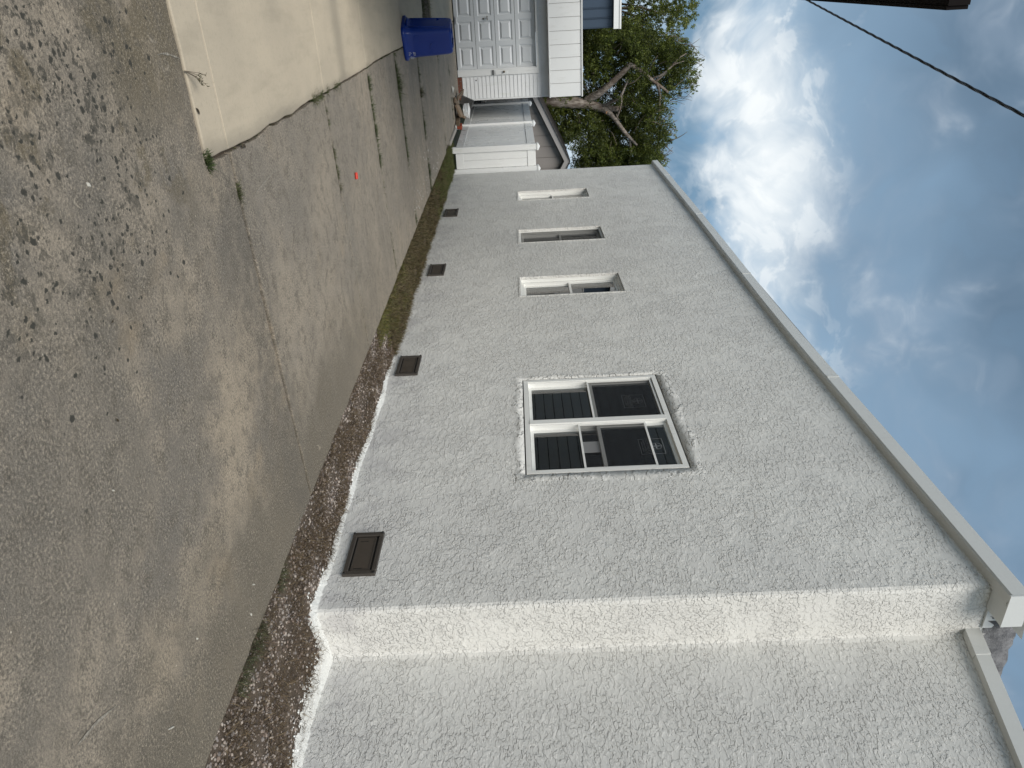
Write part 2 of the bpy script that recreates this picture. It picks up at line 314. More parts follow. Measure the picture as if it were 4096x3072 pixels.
def attr_mat(name, rough=0.8, trans=0.0):
    mt = bpy.data.materials.new(name); mt.use_nodes = True; t = NT(mt.node_tree); b = mt.node_tree.nodes['Principled BSDF']
    a = t.n('ShaderNodeAttribute', attribute_name='col').outputs['Color']
    t.set(b.inputs['Base Color'], a); b.inputs['Roughness'].default_value = rough
    if trans:
        tl = t.n('ShaderNodeBsdfTranslucent', {'Color': a}); mx = t.n('ShaderNodeMixShader', {0: trans, 1: b.outputs[0], 2: tl.outputs[0]})
        o = [n for n in mt.node_tree.nodes if n.type == 'OUTPUT_MATERIAL'][0]; mt.node_tree.links.new(mx.outputs[0], o.inputs[0])
    return mt
M['stones'] = attr_mat('gravel_stones', 0.8)
M['blades'] = attr_mat('grass_blades', 0.7, 0.25)
M['leaves'] = attr_mat('foliage', 0.6, 0.42)
def bark_build(t, b, pos):
    p = t.scale(pos, (9, 9, 1.3)); n = t.noise(p, 2.2, 6, 0.7, 0.4); n2 = t.noise(pos, 1.6, 4, 0.6)
    c = t.mix(t.mapr(n, 0.35, 0.65), (0.38, 0.335, 0.29), (0.11, 0.085, 0.068)); c = t.mix(t.mapr(n2, 0.45, 0.65, 0, 0.7), c, (0.12, 0.082, 0.058))
    t.set(b.inputs['Base Color'], c); bump(t, b, n, 0.05)
M['bark'] = mat('juniper_bark', (0.2, 0.16, 0.12), 0.85, bark_build)
M['cutwood'] = mat('cut_wood', (0.42, 0.22, 0.11), 0.8)
M['twig'] = mat('twig', (0.14, 0.115, 0.085), 0.85)

# ------------------------------------------------------------------ object helpers
ORG = {}
def tag(o, label=None, cat=None, group=None, kind=None):
    if label: o['label'] = label
    if cat: o['category'] = cat
    if group: o['group'] = group
    if kind: o['kind'] = kind
    return o
def empty(name, loc, label=None, cat=None, group=None):
    o = bpy.data.objects.new(name, None); COL.objects.link(o); o.location = loc; o.empty_display_size = 0.2
    ORG[o] = Vector(loc); return tag(o, label, cat, group)
def link(name, me, material, parent=None, org=None):
    o = bpy.data.objects.new(name, me); COL.objects.link(o)
    if material is not None and len(me.materials) == 0: me.materials.append(material)
    if parent is not None:
        o.parent = parent; ORG[o] = ORG[parent]
    else:
        o.location = org or (0, 0, 0); ORG[o] = Vector(o.location)
    return o
def mk(name, verts, faces, material, parent=None, org=None, smooth=False, bev=0.0, seg=1):
    """verts in world metres; stored relative to the thing's base"""
    o0 = ORG[parent] if parent is not None else Vector(org or (0, 0, 0))
    me = bpy.data.meshes.new(name)
    me.from_pydata([(v[0]-o0.x, v[1]-o0.y, v[2]-o0.z) for v in verts], [], faces)
    if bev or True:
        bm = bmesh.new(); bm.from_mesh(me)
        bmesh.ops.recalc_face_normals(bm, faces=bm.faces)
        if bev: bmesh.ops.bevel(bm, geom=list(bm.edges), offset=bev, segments=seg, affect='EDGES', profile=0.6)
        bm.to_mesh(me); bm.free()
    if smooth: me.polygons.foreach_set('use_smooth', [True]*len(me.polygons))
    return link(name, me, material, parent, org)
def boxv(x0, x1, y0, y1, z0, z1):
    v = [(x0, y0, z0), (x1, y0, z0), (x1, y1, z0), (x0, y1, z0), (x0, y0, z1), (x1, y0, z1), (x1, y1, z1), (x0, y1, z1)]
    f = [(0, 3, 2, 1), (4, 5, 6, 7), (0, 1, 5, 4), (1, 2, 6, 5), (2, 3, 7, 6), (3, 0, 4, 7)]
    return v, f
def box(name, x0, x1, y0, y1, z0, z1, material, parent=None, org=None, bev=0.0):
    v, f = boxv(x0, x1, y0, y1, z0, z1)
    return mk(name, v, f, material, parent, org, bev=bev)
def rbox(name, c, size, rot, material, parent=None, org=None, bev=0.0):
    """box at centre c, rotated by euler rot"""
    v, f = boxv(-size[0]/2, size[0]/2, -size[1]/2, size[1]/2, -size[2]/2, size[2]/2)
    from mathutils import Euler
    e = Euler(rot).to_matrix()
    return mk(name, [Vector(c)+e@Vector(p) for p in v], f, material, parent, org, bev=bev)
def multi(parts):
    V, F = [], []
    for v, f in parts:
        n = len(V); V += list(v); F += [tuple(i+n for i in q) for q in f]
    return V, F
def prism(poly, axis_fn, a, b):
    """poly: list of 2-D points; axis_fn(p, t) -> 3-D; extruded t=a..b"""
    n = len(poly)
    v = [axis_fn(p, a) for p in poly]+[axis_fn(p, b) for p in poly]
    f = [tuple(range(n))[::-1], tuple(range(n, 2*n))]+[(i, (i+1) % n, n+(i+1) % n, n+i) for i in range(n)]
    return v, f
def tubev(pts, rads, n=8, wob=0.0, closed=True):
    V, F = [], []
    pts = [Vector(p) for p in pts]
    prev = None
    for i, p in enumerate(pts):
        d = (pts[min(i+1, len(pts)-1)]-pts[max(i-1, 0)]).normalized()
        a = d.cross(Vector((0, 0, 1)) if abs(d.z) < 0.9 else Vector((1, 0, 0))).normalized()
        if prev is not None:
            a = (prev-d*prev.dot(d)).normalized()
        prev = a; b = d.cross(a)
        for k in range(n):
            t = 2*math.pi*k/n; r = rads[i]*(1+wob*random.uniform(-1, 1))
            V.append(p+a*math.cos(t)*r+b*math.sin(t)*r)
    for i in range(len(pts)-1):
        for k in range(n):
            F.append((i*n+k, i*n+(k+1) % n, (i+1)*n+(k+1) % n, (i+1)*n+k))
    if closed:
        F.append(tuple(range(n))[::-1]); F.append(tuple(range((len(pts)-1)*n, len(pts)*n)))
    return V, F
def spline(pts, k=5):
    pts = [Vector(p) for p in pts]; out = []
    for i in range(len(pts)-1):
        p0, p1, p2, p3 = pts[max(i-1, 0)], pts[i], pts[i+1], pts[min(i+2, len(pts)-1)]
        for j in range(k):
            t = j/k
            out.append(0.5*((2*p1)+(p2-p0)*t+(2*p0-5*p1+4*p2-p3)*t*t+(3*p1-p0-3*p2+p3)*t*t*t))
    out.append(pts[-1]); return out
def lerp_list(vals, k):
    out = []
    for i in range(len(vals)-1):
        out += [vals[i]+(vals[i+1]-vals[i])*j/k for j in range(k)]
    return out+[vals[-1]]
def np_mesh(name, verts, faces_n, cols, material, parent=None, org=None):
    """verts (N,3) grouped in faces of faces_n verts (flat list of polygons), cols (N,3)"""
    o0 = np.array(ORG[parent] if parent is not None else (org or (0, 0, 0)))
    me = bpy.data.meshes.new(name); V = np.asarray(verts, np.float32)-o0.astype(np.float32)
    me.vertices.add(len(V)); me.vertices.foreach_set('co', V.ravel())
    loops = np.asarray(faces_n, np.int32); k = loops.shape[1]; nf = len(loops)
    me.loops.add(nf*k); me.loops.foreach_set('vertex_index', loops.ravel())
    me.polygons.add(nf); me.polygons.foreach_set('loop_start', np.arange(0, nf*k, k, dtype=np.int32))
    me.polygons.foreach_set('loop_total', np.full(nf, k, np.int32))
    me.update(calc_edges=True)
    at = me.color_attributes.new('col', 'FLOAT_COLOR', 'POINT')
    at.data.foreach_set('color', np.hstack([cols, np.ones((len(cols), 1))]).astype(np.float32).ravel())
    return link(name, me, material, parent, org)
def blades(name, base, hgt, width, lean, cols, parent=None, org=None, material=None):
    """each blade = a bent strip of 2 quads-as-triangles: base (N,3), hgt (N,), cols (N,3)"""
    n = len(base); a = RNG.uniform(0, 2*math.pi, n); la = RNG.uniform(0, 2*math.pi, n); ln = lean*RNG.uniform(0.3, 1.3, n)
    side = np.stack([np.cos(a), np.sin(a), np.zeros(n)], 1)*width*RNG.uniform(0.6, 1.4, n)[:, None]
    ld = np.stack([np.cos(la), np.sin(la), np.zeros(n)], 1)
    mid = base+ld*(hgt*ln*0.35)[:, None]+np.array([0, 0, 1])*(hgt*0.6/(1+ln*0.5))[:, None]
    tip = base+ld*(hgt*ln)[:, None]+np.array([0, 0, 1])*(hgt*np.clip(1/(1+ln*ln*0.8), 0.08, 1))[:, None]
    V = np.stack([base-side, base+side, mid+side*0.7, mid-side*0.7, tip], 1).reshape(-1, 3)
    i = np.arange(n)*5
    F = np.concatenate([np.stack([i, i+1, i+2], 1), np.stack([i, i+2, i+3], 1), np.stack([i+3, i+2, i+4], 1)])
    return np_mesh(name, V, F, np.repeat(cols, 5, 0), material or M['blades'], parent, org)
def colmix(n, palette, jit=0.25):
    p = np.array(palette); c = p[RNG.integers(0, len(p), n)]
    return np.clip(c*RNG.uniform(1-jit, 1+jit, (n, 1)), 0, 1)

# ================================================================== GROUND
ground = mk('ground', [(-400, -400, -0.14), (400, -400, -0.14), (400, 700, -0.14), (-400, 700, -0.14)], [(0, 1, 2, 3)], M['yard'])
tag(ground, kind='structure')

drive = empty('driveway', (1.0, 6.0, -0.12)); tag(drive, kind='structure')
def jag(p, q, step=0.07, amp=0.004):
    p, q = Vector(p), Vector(q); n = max(1, int((q-p).length/step)); d = (q-p).normalized(); nn = Vector((-d.y, d.x))
    return [tuple(p+(q-p)*(i/n)+nn*random.gauss(0, amp)*(1 if 0 < i else 0)) for i in range(n)]
def slab(poly, material, z=0.0, name='slab', worn=0.004):
    pts = []
    for i in range(len(poly)):
        pts += jag(poly[i], poly[(i+1) % len(poly)], 0.08, worn)
    n = len(pts); me = bpy.data.meshes.new(name); bm = bmesh.new(); o = ORG[drive]
    top = [bm.verts.new((p[0]-o.x, p[1]-o.y, z-o.z)) for p in pts]; bot = [bm.verts.new((p[0]-o.x, p[1]-o.y, z-0.11-o.z)) for p in pts]
    ft = bm.faces.new(top)
    for i in range(n): bm.faces.new((bot[i], bot[(i+1) % n], top[(i+1) % n], top[i]))
    bmesh.ops.recalc_face_normals(bm, faces=bm.faces)
    if ft.normal.z < 0: bmesh.ops.reverse_faces(bm, faces=bm.faces)
    bmesh.ops.bevel(bm, geom=list(ft.edges), offset=0.007, segments=2, affect='EDGES', profile=0.5)
    bm.to_mesh(me); bm.free()
    return link(name, me, material, drive)
# the ragged line where the new pale pad was cut against the old strip
cut = [(0.657, 3.70), (0.655, 3.86), (0.657, 3.95), (0.664, 4.14), (0.668, 4.32), (0.662, 4.52), (0.645, 4.72), (0.658, 4.88), (0.65, 5.06), (0.664, 5.24),
       (0.648, 5.49), (0.641, 5.72), (0.645, 5.95), (0.642, 6.16), (0.64, 6.5), (0.632, 7.0), (0.63, 7.35), (0.623, 8.16), (0.605, 8.74), (0.598, 9.5), (0.60, 10.2), (0.60, 11.0), (0.60, 13.8)]
def cutline(y0, y1, dx):
    def at(y):
        for (xa, ya), (xb, yb) in zip(cut, cut[1:]):
            if ya <= y <= yb: return xa+(xb-xa)*(y-ya)/(yb-ya)
        return cut[0][0] if y < cut[0][1] else cut[-1][0]
    ys = [y0]+[c[1] for c in cut if y0+0.02 < c[1] < y1-0.02]+[y1]
    return [(at(y)+dx+random.gauss(0, 0.002), y) for y in ys]
EX = 2.95                                           # edge of the concrete beside the gravel
slab([(-3.0, -3.5), (EX, -3.5), (EX, 4.055), (1.7, 3.985), (0.672, 3.96), (0.670, 3.64), (-3.0, 3.62)], M['concrete'])
def strip(ya_l, ya_r, yb_l, yb_r):
    L = cutline(ya_l, yb_l, 0.008)
    slab([(L[0][0], ya_l), (EX, ya_r), (EX, yb_r)]+[(x, y) for x, y in reversed(L)][0:] , M['concrete'], z=random.uniform(-0.006, 0.003))
gp = 0.012
strip(3.975+gp, 4.07+gp, 6.20-gp, 6.40-gp)
strip(6.20+gp, 6.40+gp, 8.18-gp, 8.40-gp)
strip(8.18+gp, 8.40+gp, 10.2-gp, 10.56-gp)
strip(10.2+gp, 10.56+gp, 12.58-gp, 12.72-gp)
strip(12.58+gp, 12.72+gp, 15.98-gp, 16.12-gp)
slab([(0.62, 15.98+gp), (2.90, 16.12+gp), (2.86, 18.75), (0.62, 18.46)], M['concrete'], z=-0.004)
slab([(0.62, 18.475), (2.86, 18.765), (2.62, 21.36), (0.62, 21.36)], M['concrete'], z=-0.008)
slab([(-4.0, 15.6), (0.605, 15.6), (0.605, 18.46), (-4, 18.46)], M['cream'], z=-0.006)
slab([(-4.0, 18.475), (0.605, 18.475), (0.605, 21.36), (-4, 21.36)], M['cream'], z=-0.008)
def cream(y0, y1):
    L = cutline(y0, y1, -0.008)
    slab([(-3.0, y0)]+L+[(-3.0, y1)], M['cream'], z=0.004, worn=0.0015)
cream(3.655, 3.955); cream(3.961, 6.205); cream(6.211, 8.165); cream(8.171, 11.1)
slab([(-3.0, 11.107), (0.59, 11.107), (0.59, 14.02), (-3.0, 14.02)], M['cream'], z=0.003)
# low pale kerb piece beside the fence
box('kerb_stone', 2.88, 2.98, 17.0, 18.95, -0.1, 0.035, M['mortar'], drive, bev=0.01)
# soil under the joints
js = mk('joint_soil', *boxv(-3.0, EX-0.002, -3.5, 21.4, -0.13, -0.034), M['soil'], drive)

# gravel bed between the slab and the wall
WX, NX, YC = 3.62, 4.05, 3.66                       # main wall plane, set-back wall plane, corner
def bed_z(x, y):
    return -0.028+0.03*max(0, (x-3.1)/0.55)**1.5*0.6+0.008*math.sin(3.1*y+2*x)+0.006*math.sin(7.7*y-5*x)
bedo = (3.3, 8.0, -0.1)
nx, ny = 22, 360
V = []; F = []
for j in range(ny+1):
    y = 0.2+18.0*j/ny
    for i in range(nx+1):
        x = 2.93+1.2*i/nx
        V.append((x, y, bed_z(x, y)+random.gauss(0, 0.004)))
for j in range(ny):
    for i in range(nx):
        a = j*(nx+1)+i; F.append((a, a+1, a+nx+2, a+nx+1))
bed = mk('gravel_bed', V, F, M['soil'], org=bedo, smooth=True); tag(bed, kind='structure')

def strip_pts(n, y0, y1, pw=1.0):
    y = y0+(y1-y0)*RNG.random(n)**pw
    wall = np.where(y > YC, WX, NX)
    x = EX+0.012+(wall-EX-0.02)*RNG.random(n)
    return x, y, wall
def zbed(x, y): return np.array([bed_z(a, b) for a, b in zip(x, y)])
def paint_w(y):                                     # how far the spilt wall paint reaches from the wall
    f = np.clip((7.9-y)/1.2, 0, 1)*(0.048+0.012*np.sin(5*y))
    return np.where(y < YC-0.15, 0.150+0.025*np.sin(6*y), np.where(y < YC+0.05, 0.11, f))
# stones
n = 17000
x, y, wall = strip_pts(n, 1.7, 9.5, 1.7)
dens = 0.5+0.5*np.sin(x*9+np.sin(y*2.1)*2)*np.sin(y*3.3+1.0)
keep = RNG.random(n) < np.clip(0.35+0.75*dens, 0.08, 1); x, y, wall = x[keep], y[keep], wall[keep]; n = len(x)
t_ = (1+5**0.5)/2
ico = np.array([(-1, t_, 0), (1, t_, 0), (-1, -t_, 0), (1, -t_, 0), (0, -1, t_), (0, 1, t_), (0, -1, -t_), (0, 1, -t_), (t_, 0, -1), (t_, 0, 1), (-t_, 0, -1), (-t_, 0, 1)])/1.9
icf = np.array([(0, 11, 5), (0, 5, 1), (0, 1, 7), (0, 7, 10), (0, 10, 11), (1, 5, 9), (5, 11, 4), (11, 10, 2), (10, 7, 6), (7, 1, 8), (3, 9, 4), (3, 4, 2), (3, 2, 6), (3, 6, 8), (3, 8, 9), (4, 9, 5), (2, 4, 11), (6, 2, 10), (8, 6, 7), (9, 8, 1)])
rad = RNG.uniform(0.003, 0.0085, n)*RNG.choice([1, 1, 1.5], n)
sc = RNG.uniform(0.7, 1.3, (n, 1, 3))*rad[:, None, None]; sc[:, :, 2] *= 0.75
jit = RNG.uniform(0.85, 1.15, (n, 12, 1)); an = RNG.uniform(0, 6.28, n); ca, sa = np.cos(an)[:, None], np.sin(an)[:, None]
L = ico[None]*jit*sc; X2 = L[..., 0]*ca-L[..., 1]*sa; Y2 = L[..., 0]*sa+L[..., 1]*ca
ctr = np.stack([x, y, zbed(x, y)+rad*0.35], 1)
VV = np.stack([X2, Y2, L[..., 2]], 2)+ctr[:, None, :]
cols = colmix(n, [(0.24, 0.20, 0.175), (0.31, 0.275, 0.245), (0.17, 0.13, 0.105), (0.36, 0.31, 0.27), (0.11, 0.09, 0.078), (0.20, 0.18, 0.17)], 0.3)
dw = wall-x; pwid = paint_w(y)
white = (dw < pwid*RNG.uniform(0.6, 1.7, n))
cols[white] = colmix(white.sum(), [(0.75, 0.76, 0.74), (0.6, 0.6, 0.58)], 0.12)
FF = (icf[None]+(np.arange(n)*12)[:, None, None]).reshape(-1, 3)
gs = np_mesh('gravel', VV.reshape(-1, 3), FF, np.repeat(cols, 12, 0), M['stones'], org=bedo)
tag(gs, 'brown and grey pea gravel along the foot of the white wall', 'gravel', kind='stuff')

# dead stems, moss and grass in the bed
def stems(name, n, y0, y1, h, wid, lean, pal, lab, cat, pw=1.0, mask=None, xr=None):
    x, y, wall = strip_pts(n, y0, y1, pw)
    if xr: x = xr[0]+(xr[1]-xr[0])*RNG.random(n)
    if mask is not None:
        k = mask(x, y); x, y = x[k], y[k]
    b = np.stack([x, y, zbed(x, y)], 1)
    o = blades(name, b, RNG.uniform(h[0], h[1], len(x)), wid, lean, colmix(len(x), pal, 0.35), org=bedo)
    return tag(o, lab, cat, kind='stuff')
clump = lambda x, y, a, b: np.sin(x*11+a)*np.sin(y*4.3+b)+0.6*np.sin(y*9.7+x*5+a*2)
rnd = lambda x: RNG.random(len(x))
stems('dead_stems', 30000, 1.7, 8.5, (0.02, 0.09), 0.0015, 1.9, [(0.13, 0.088, 0.052), (0.085, 0.058, 0.035), (0.20, 0.15, 0.085), (0.06, 0.042, 0.027)],
      'dead brown stems matted over the gravel bed', 'dead plants', 1.5, lambda x, y: clump(x, y, .4, 1.1) > -0.1-0.5*rnd(x))
stems('dead_weeds', 30000, 7.6, 15.5, (0.03, 0.12), 0.0028, 1.2, [(0.12, 0.088, 0.045), (0.08, 0.06, 0.03), (0.15, 0.12, 0.06), (0.08, 0.078, 0.028)],
      'brown withered weeds filling the far gravel bed', 'dead plants', 1.0, lambda x, y: clump(x, y, 2.0, .3) > -0.7-0.5*rnd(x))
stems('green_weeds', 15000, 6.6, 9.2, (0.02, 0.08), 0.0022, 1.0, [(0.13, 0.135, 0.03), (0.09, 0.10, 0.026), (0.17, 0.145, 0.04)],
      'yellowish green moss and weeds midway along the wall', 'weeds', 1.0, lambda x, y: (np.abs(y-8.3) < 0.75+0.2*rnd(x)) & (x < 3.42) & (clump(x, y, 1, 2) > -0.3) | (np.abs(y-7.4) < 0.5) & (x < 3.18))
stems('grass', 26000, 12.8, 17.9, (0.03, 0.11), 0.004, 0.9, [(0.09, 0.12, 0.025), (0.07, 0.095, 0.022), (0.12, 0.13, 0.04), (0.11, 0.09, 0.045)],
      'green grass growing by the white fence', 'grass', 0.8, lambda x, y: clump(x, y, 0, 0) > 0.9-1.0*(y-12.8)/1.6-0.3*rnd(x))
stems('edge_grass', 1500, 2.2, 3.7, (0.03, 0.085), 0.0016, 1.3, [(0.055, 0.07, 0.03), (0.075, 0.08, 0.035)], 'sparse green grass blades at the concrete edge', 'grass', 1.0,
      lambda x, y: (np.abs(y-2.75) < 0.22) | (np.abs(y-3.35) < 0.1), (EX+0.01, EX+0.13))

# wall paint that ran onto the ground
def splash_line(path, inner, name='paint_splash'):
    V = []; n = len(path)
    for (ix, iy), (ox, oy) in zip(inner, path):
        mx, my = ix*0.45+ox*0.55, iy*0.45+oy*0.55
        V += [(ix, iy, bed_z(ix, iy)+0.030+random.gauss(0, .004)), (ix*0.75+ox*0.25, iy*0.75+oy*0.25, bed_z(ix, iy)+0.016+random.gauss(0, .003)), (mx, my, bed_z(mx, my)+0.011+random.gauss(0, .003)), (ox, oy, bed_z(ox, oy)-0.006)]
    F = []
    for i in range(n-1):
        for k in range(3):
            a = i*4+k; F.append((a, a+4, a+5, a+1))
    o = mk(name, V, F, M['splash'], bed, smooth=True)
    return o
inner, outer = [], []
yv = 7.75
while yv > YC+0.06:
    inner.append((WX+0.004, yv)); outer.append((WX-float(paint_w(np.array(yv)))*random.uniform(0.88, 1.12)-0.008, yv)); yv -= 0.02
for k in range(8):
    a = k/7*math.pi/2; inner.append((WX+0.01+0.02*math.sin(a)*0, YC-0.002+0.02)); outer.append((WX-0.075*math.cos(a)*random.uniform(.9, 1.2), YC-0.125*math.sin(a)*random.uniform(.9, 1.2)))
xv = WX+0.03
while xv < NX-0.17:
    inner.append((xv, YC+0.004)); outer.append((xv, YC-0.125*random.uniform(0.88, 1.12))); xv += 0.02
for k in range(7):
    a = k/6; inner.append((NX-0.2+0.2*a+0.004, YC+0.004-0.0*a)); outer.append((NX-0.17+0.01*random.random(), YC-0.125-0.06*a))
yv = YC-0.22
while yv > 0.6:
    inner.append((NX+0.004, yv)); outer.append((NX-float(paint_w(np.array(yv)))*random.uniform(0.8, 1.12), yv)); yv -= 0.02
splash_line(outer, inner)

# ================================================================== WHITE STUCCO BUILDING
FY = 17.10
bld = empty('stucco_building', (WX, YC, 0), 'long white stucco building with dark foundation vents along the driveway', 'building')
TOP = 4.60
BIGW = (5.15, 6.87, 1.445, 2.845); SMW = [(9.30, 10.03, 1.46, 2.86), (11.68, 12.40, 1.465, 2.862), (14.43, 15.14, 1.48, 2.872)]
holes = [BIGW]+SMW
ys = sorted({YC+0.03, FY-0.03, *[h[0] for h in holes], *[h[1] for h in holes]})
zs = sorted({-0.1, TOP, *[h[2] for h in holes], *[h[3] for h in holes]})
V, F = [], []
vid = {}
def vv(x, y, z):
    k = (round(x, 4), round(y, 4), round(z, 4))
    if k not in vid: vid[k] = len(V); V.append((x, y, z))
    return vid[k]
for a, b in zip(ys, ys[1:]):
    for c, d in zip(zs, zs[1:]):
        if any(h[0] <= a and b <= h[1] and h[2] <= c and d <= h[3] for h in holes): continue
        F.append((vv(WX, a, c), vv(WX, a, d), vv(WX, b, d), vv(WX, b, c)))
def jamb(h, dep):
    y0, y1, z0, z1 = h
    for (p, q) in (((y0, z0), (y0, z1)), ((y0, z1), (y1, z1)), ((y1, z1), (y1, z0)), ((y1, z0), (y0, z0))):
        F.append((vv(WX, *p), vv(WX, *q), vv(WX+dep, *q), vv(WX+dep, *p)))
for h in holes: jamb(h, 0.20)
# rounded outer corner, return face, inner corner, set-back wall, rear faces
def near_top(y): return 4.425+0.225*(y-3.70)
path = [(12.0, FY), (WX+0.03, FY), (WX+0.009, FY-0.009), (WX, FY-0.03)]
for p, q in zip(path, path[1:]):
    F.append((vv(*p, -0.1), vv(*q, -0.1), vv(*q, TOP), vv(*p, TOP)))
path = [(WX, YC+0.03), (WX+0.009, YC+0.009), (WX+0.03, YC), (NX-0.03, YC), (NX-0.008, YC-0.008), (NX, YC-0.04)]
for p, q in zip(path, path[1:]):
    F.append((vv(*p, -0.1), vv(*q, -0.1), vv(*q, TOP if q[0] < NX-0.001 else near_top(q[1])), vv(*p, TOP)))
main_wall = mk('wall', V, F, M['stucco'], bld)
V2, F2 = [(NX, YC-0.04, -0.1), (NX, -5.0, -0.1), (NX, -5.0, near_top(-5.0)), (NX, YC-0.04, near_top(YC-0.04))], [(0, 1, 2, 3)]
mk('wall', V2, F2, M['stucco'], bld)

# metal drip edge round the top of the main block, sagging a little along its length
def sag(y): return -0.055*math.exp(-((y-8.0)/3.2)**2)+0.03*max(0, (y-11)/6)
FX = 3.55
V, F = [], []
prof = [(FX+0.07, 4.505), (FX+0.012, 4.515), (FX, 4.53), (FX, 4.645), (FX+0.02, 4.655), (FX+0.4, 4.69)]
yl = [3.50]+[3.9+i*0.6 for i in range(22)]+[FY+0.06]
for y in yl:
    for (px_, pz_) in prof: V.append((px_, y, pz_+sag(y)+random.gauss(0, .0015)))
k = len(prof)
for i in range(len(yl)-1):
    for j in range(k-1): F.append((i*k+j, i*k+j+1, (i+1)*k+j+1, (i+1)*k+j))
mk('drip_edge', V, F, M['fascia'], bld)
s0 = sag(3.5)
v1, f1 = boxv(FX-0.002, 3.815, 3.488, 3.50, 4.512+s0, 4.650+s0)
v2, f2 = boxv(FX+0.02, 3.80, 3.50, YC-0.003, 4.515+s0, 4.53+s0)
v3, f3 = boxv(3.79, 3.815, 3.502, YC-0.003, 4.517+s0, 4.64+s0)
mk('drip_edge', *multi([(v1, f1), (v2, f2), (v3, f3)]), M['fascia'], bld)
for yy in (6.55, 9.6, 12.65, 15.7):                 # lapped seams of the metal edge
    box('drip_edge_seam', FX-0.004, FX+0.012, yy-0.04, yy, 4.532+sag(yy), 4.648+sag(yy), M['fascia'], bld)
box('soffit_board', FX+0.071, WX+0.02, 3.502, FY, 4.50, 4.56, M['fascia'], bld)
box('roof', WX+0.002, 12.0, YC+0.002, FY-0.002, TOP-0.04, TOP+0.06, M['felt'], bld)
# felt-covered upstand above the lower roof: torn, uneven top edge
V, F = [], []
nn = 60
for i in range(nn+1):
    xx = 3.88+(8.2)*i/nn*(i/nn)*0.9+ (0.4*i/nn)
    V += [(xx, YC-0.012+random.gauss(0, .004), 4.535), (xx, YC-0.03+random.gauss(0, .008), 4.62), (xx, YC-0.02, 4.755+random.gauss(0, .008)), (xx, YC+0.25, 4.70)]
for i in range(nn):
    for k in range(3): F.append((i*4+k, i*4+k+1, i*4+k+5, i*4+k+4))
mk('felt_upstand', V, F, M['felt'], bld, smooth=True)
box('corner_board', 3.825, 3.985, YC-0.016, YC-0.002, 4.515, 4.60, M['fascia'], bld)
# sloping metal edge of the lower roof
def rake(xo, y0, y1, zlo, zhi, name):
    V = []
    for y in (y0, y1):
        t0 = near_top(y)
        V += [(xo+0.045, y, t0+zlo-0.012), (xo, y, t0+zlo), (xo, y, t0+zhi), (xo+0.5, y, t0+zhi+0.012)]
    F = [(i, i+1, i+5, i+4) for i in range(3)]+[(0, 1, 2, 3), (4, 5, 6, 7)]
    return mk(name, V, F, M['fascia'], bld)
rake(NX-0.05, 3.70, 3.44, -0.002, 0.098, 'rake_edge')
rake(NX-0.046, 3.46, -5.0, 0.0, 0.095, 'rake_edge')
V = [(NX+0.002, YC-0.03, near_top(YC)-0.03), (NX+0.002, -5, near_top(-5)-0.03), (12, -5, near_top(-5)-0.03), (12, YC-0.03, near_top(YC)-0.03)]
V += [(x_, y_, z_+0.11) for x_, y_, z_ in V]
mk('roof', V, [(0, 1, 2, 3), (4, 7, 6, 5), (0, 4, 5, 1), (1, 5, 6, 2), (2, 6, 7, 3), (3, 7, 4, 0)], M['felt'], bld)
# interior so that the glass has a room behind it
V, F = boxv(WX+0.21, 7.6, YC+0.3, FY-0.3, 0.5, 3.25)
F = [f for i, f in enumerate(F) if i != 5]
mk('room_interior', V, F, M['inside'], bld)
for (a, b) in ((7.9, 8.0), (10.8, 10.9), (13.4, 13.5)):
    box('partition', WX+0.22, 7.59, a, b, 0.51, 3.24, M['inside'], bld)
rect = lambda y0, y1, z0, z1: (y0, y1, z0, z1)
def ring(x0, x1, y0, y1, z0, z1, wy, wz):
    """rectangular frame as four butted bars (depth x0..x1)"""
    return multi([boxv(x0, x1, y0, y0+wy, z0, z1), boxv(x0, x1, y1-wy, y1, z0, z1), boxv(x0+0.001, x1-0.001, y0+wy, y1-wy, z0, z0+wz), boxv(x0+0.001, x1-0.001, y0+wy, y1-wy, z1-wz, z1)])
def sash(win, name, x0, x1, y0, y1, z0, z1, w_=0.032):
    mk(name, *ring(x0, x1, y0, y1, z0, z1, w_, w_), M['winframe'], win)
    xm = (x0+x1)/2
    box('pane', xm-0.003, xm+0.003, y0+w_-0.003, y1-w_+0.003, z0+w_-0.003, z1-w_+0.003, M['glass'], win)
def screen(win, x, y0, y1, z0, z1, w_=0.018):
    mk('screen_frame', *ring(x, x+0.012, y0, y1, z0, z1, w_, w_), M['winframe'], win)
    mk('screen_mesh', [(x+0.006, y0+w_, z0+w_), (x+0.006, y1-w_, z0+w_), (x+0.006, y1-w_, z1-w_), (x+0.006, y0+w_, z1-w_)], [(0, 1, 2, 3)], M['screen'], win)
def text_mesh(body, size):
    cu = bpy.data.curves.new('lettering', 'FONT'); cu.body = body; cu.size = size; cu.align_x = 'CENTER'; cu.align_y = 'CENTER'
    ob = bpy.data.objects.new('lettering', cu); COL.objects.link(ob)
    dg = bpy.context.evaluated_depsgraph_get(); me = bpy.data.meshes.new_from_object(ob.evaluated_get(dg))
    bpy.data.objects.remove(ob)
    v = [tuple(p.co) for p in me.vertices]; f = [tuple(p.vertices) for p in me.polygons]
    bpy.data.meshes.remove(me); return v, f
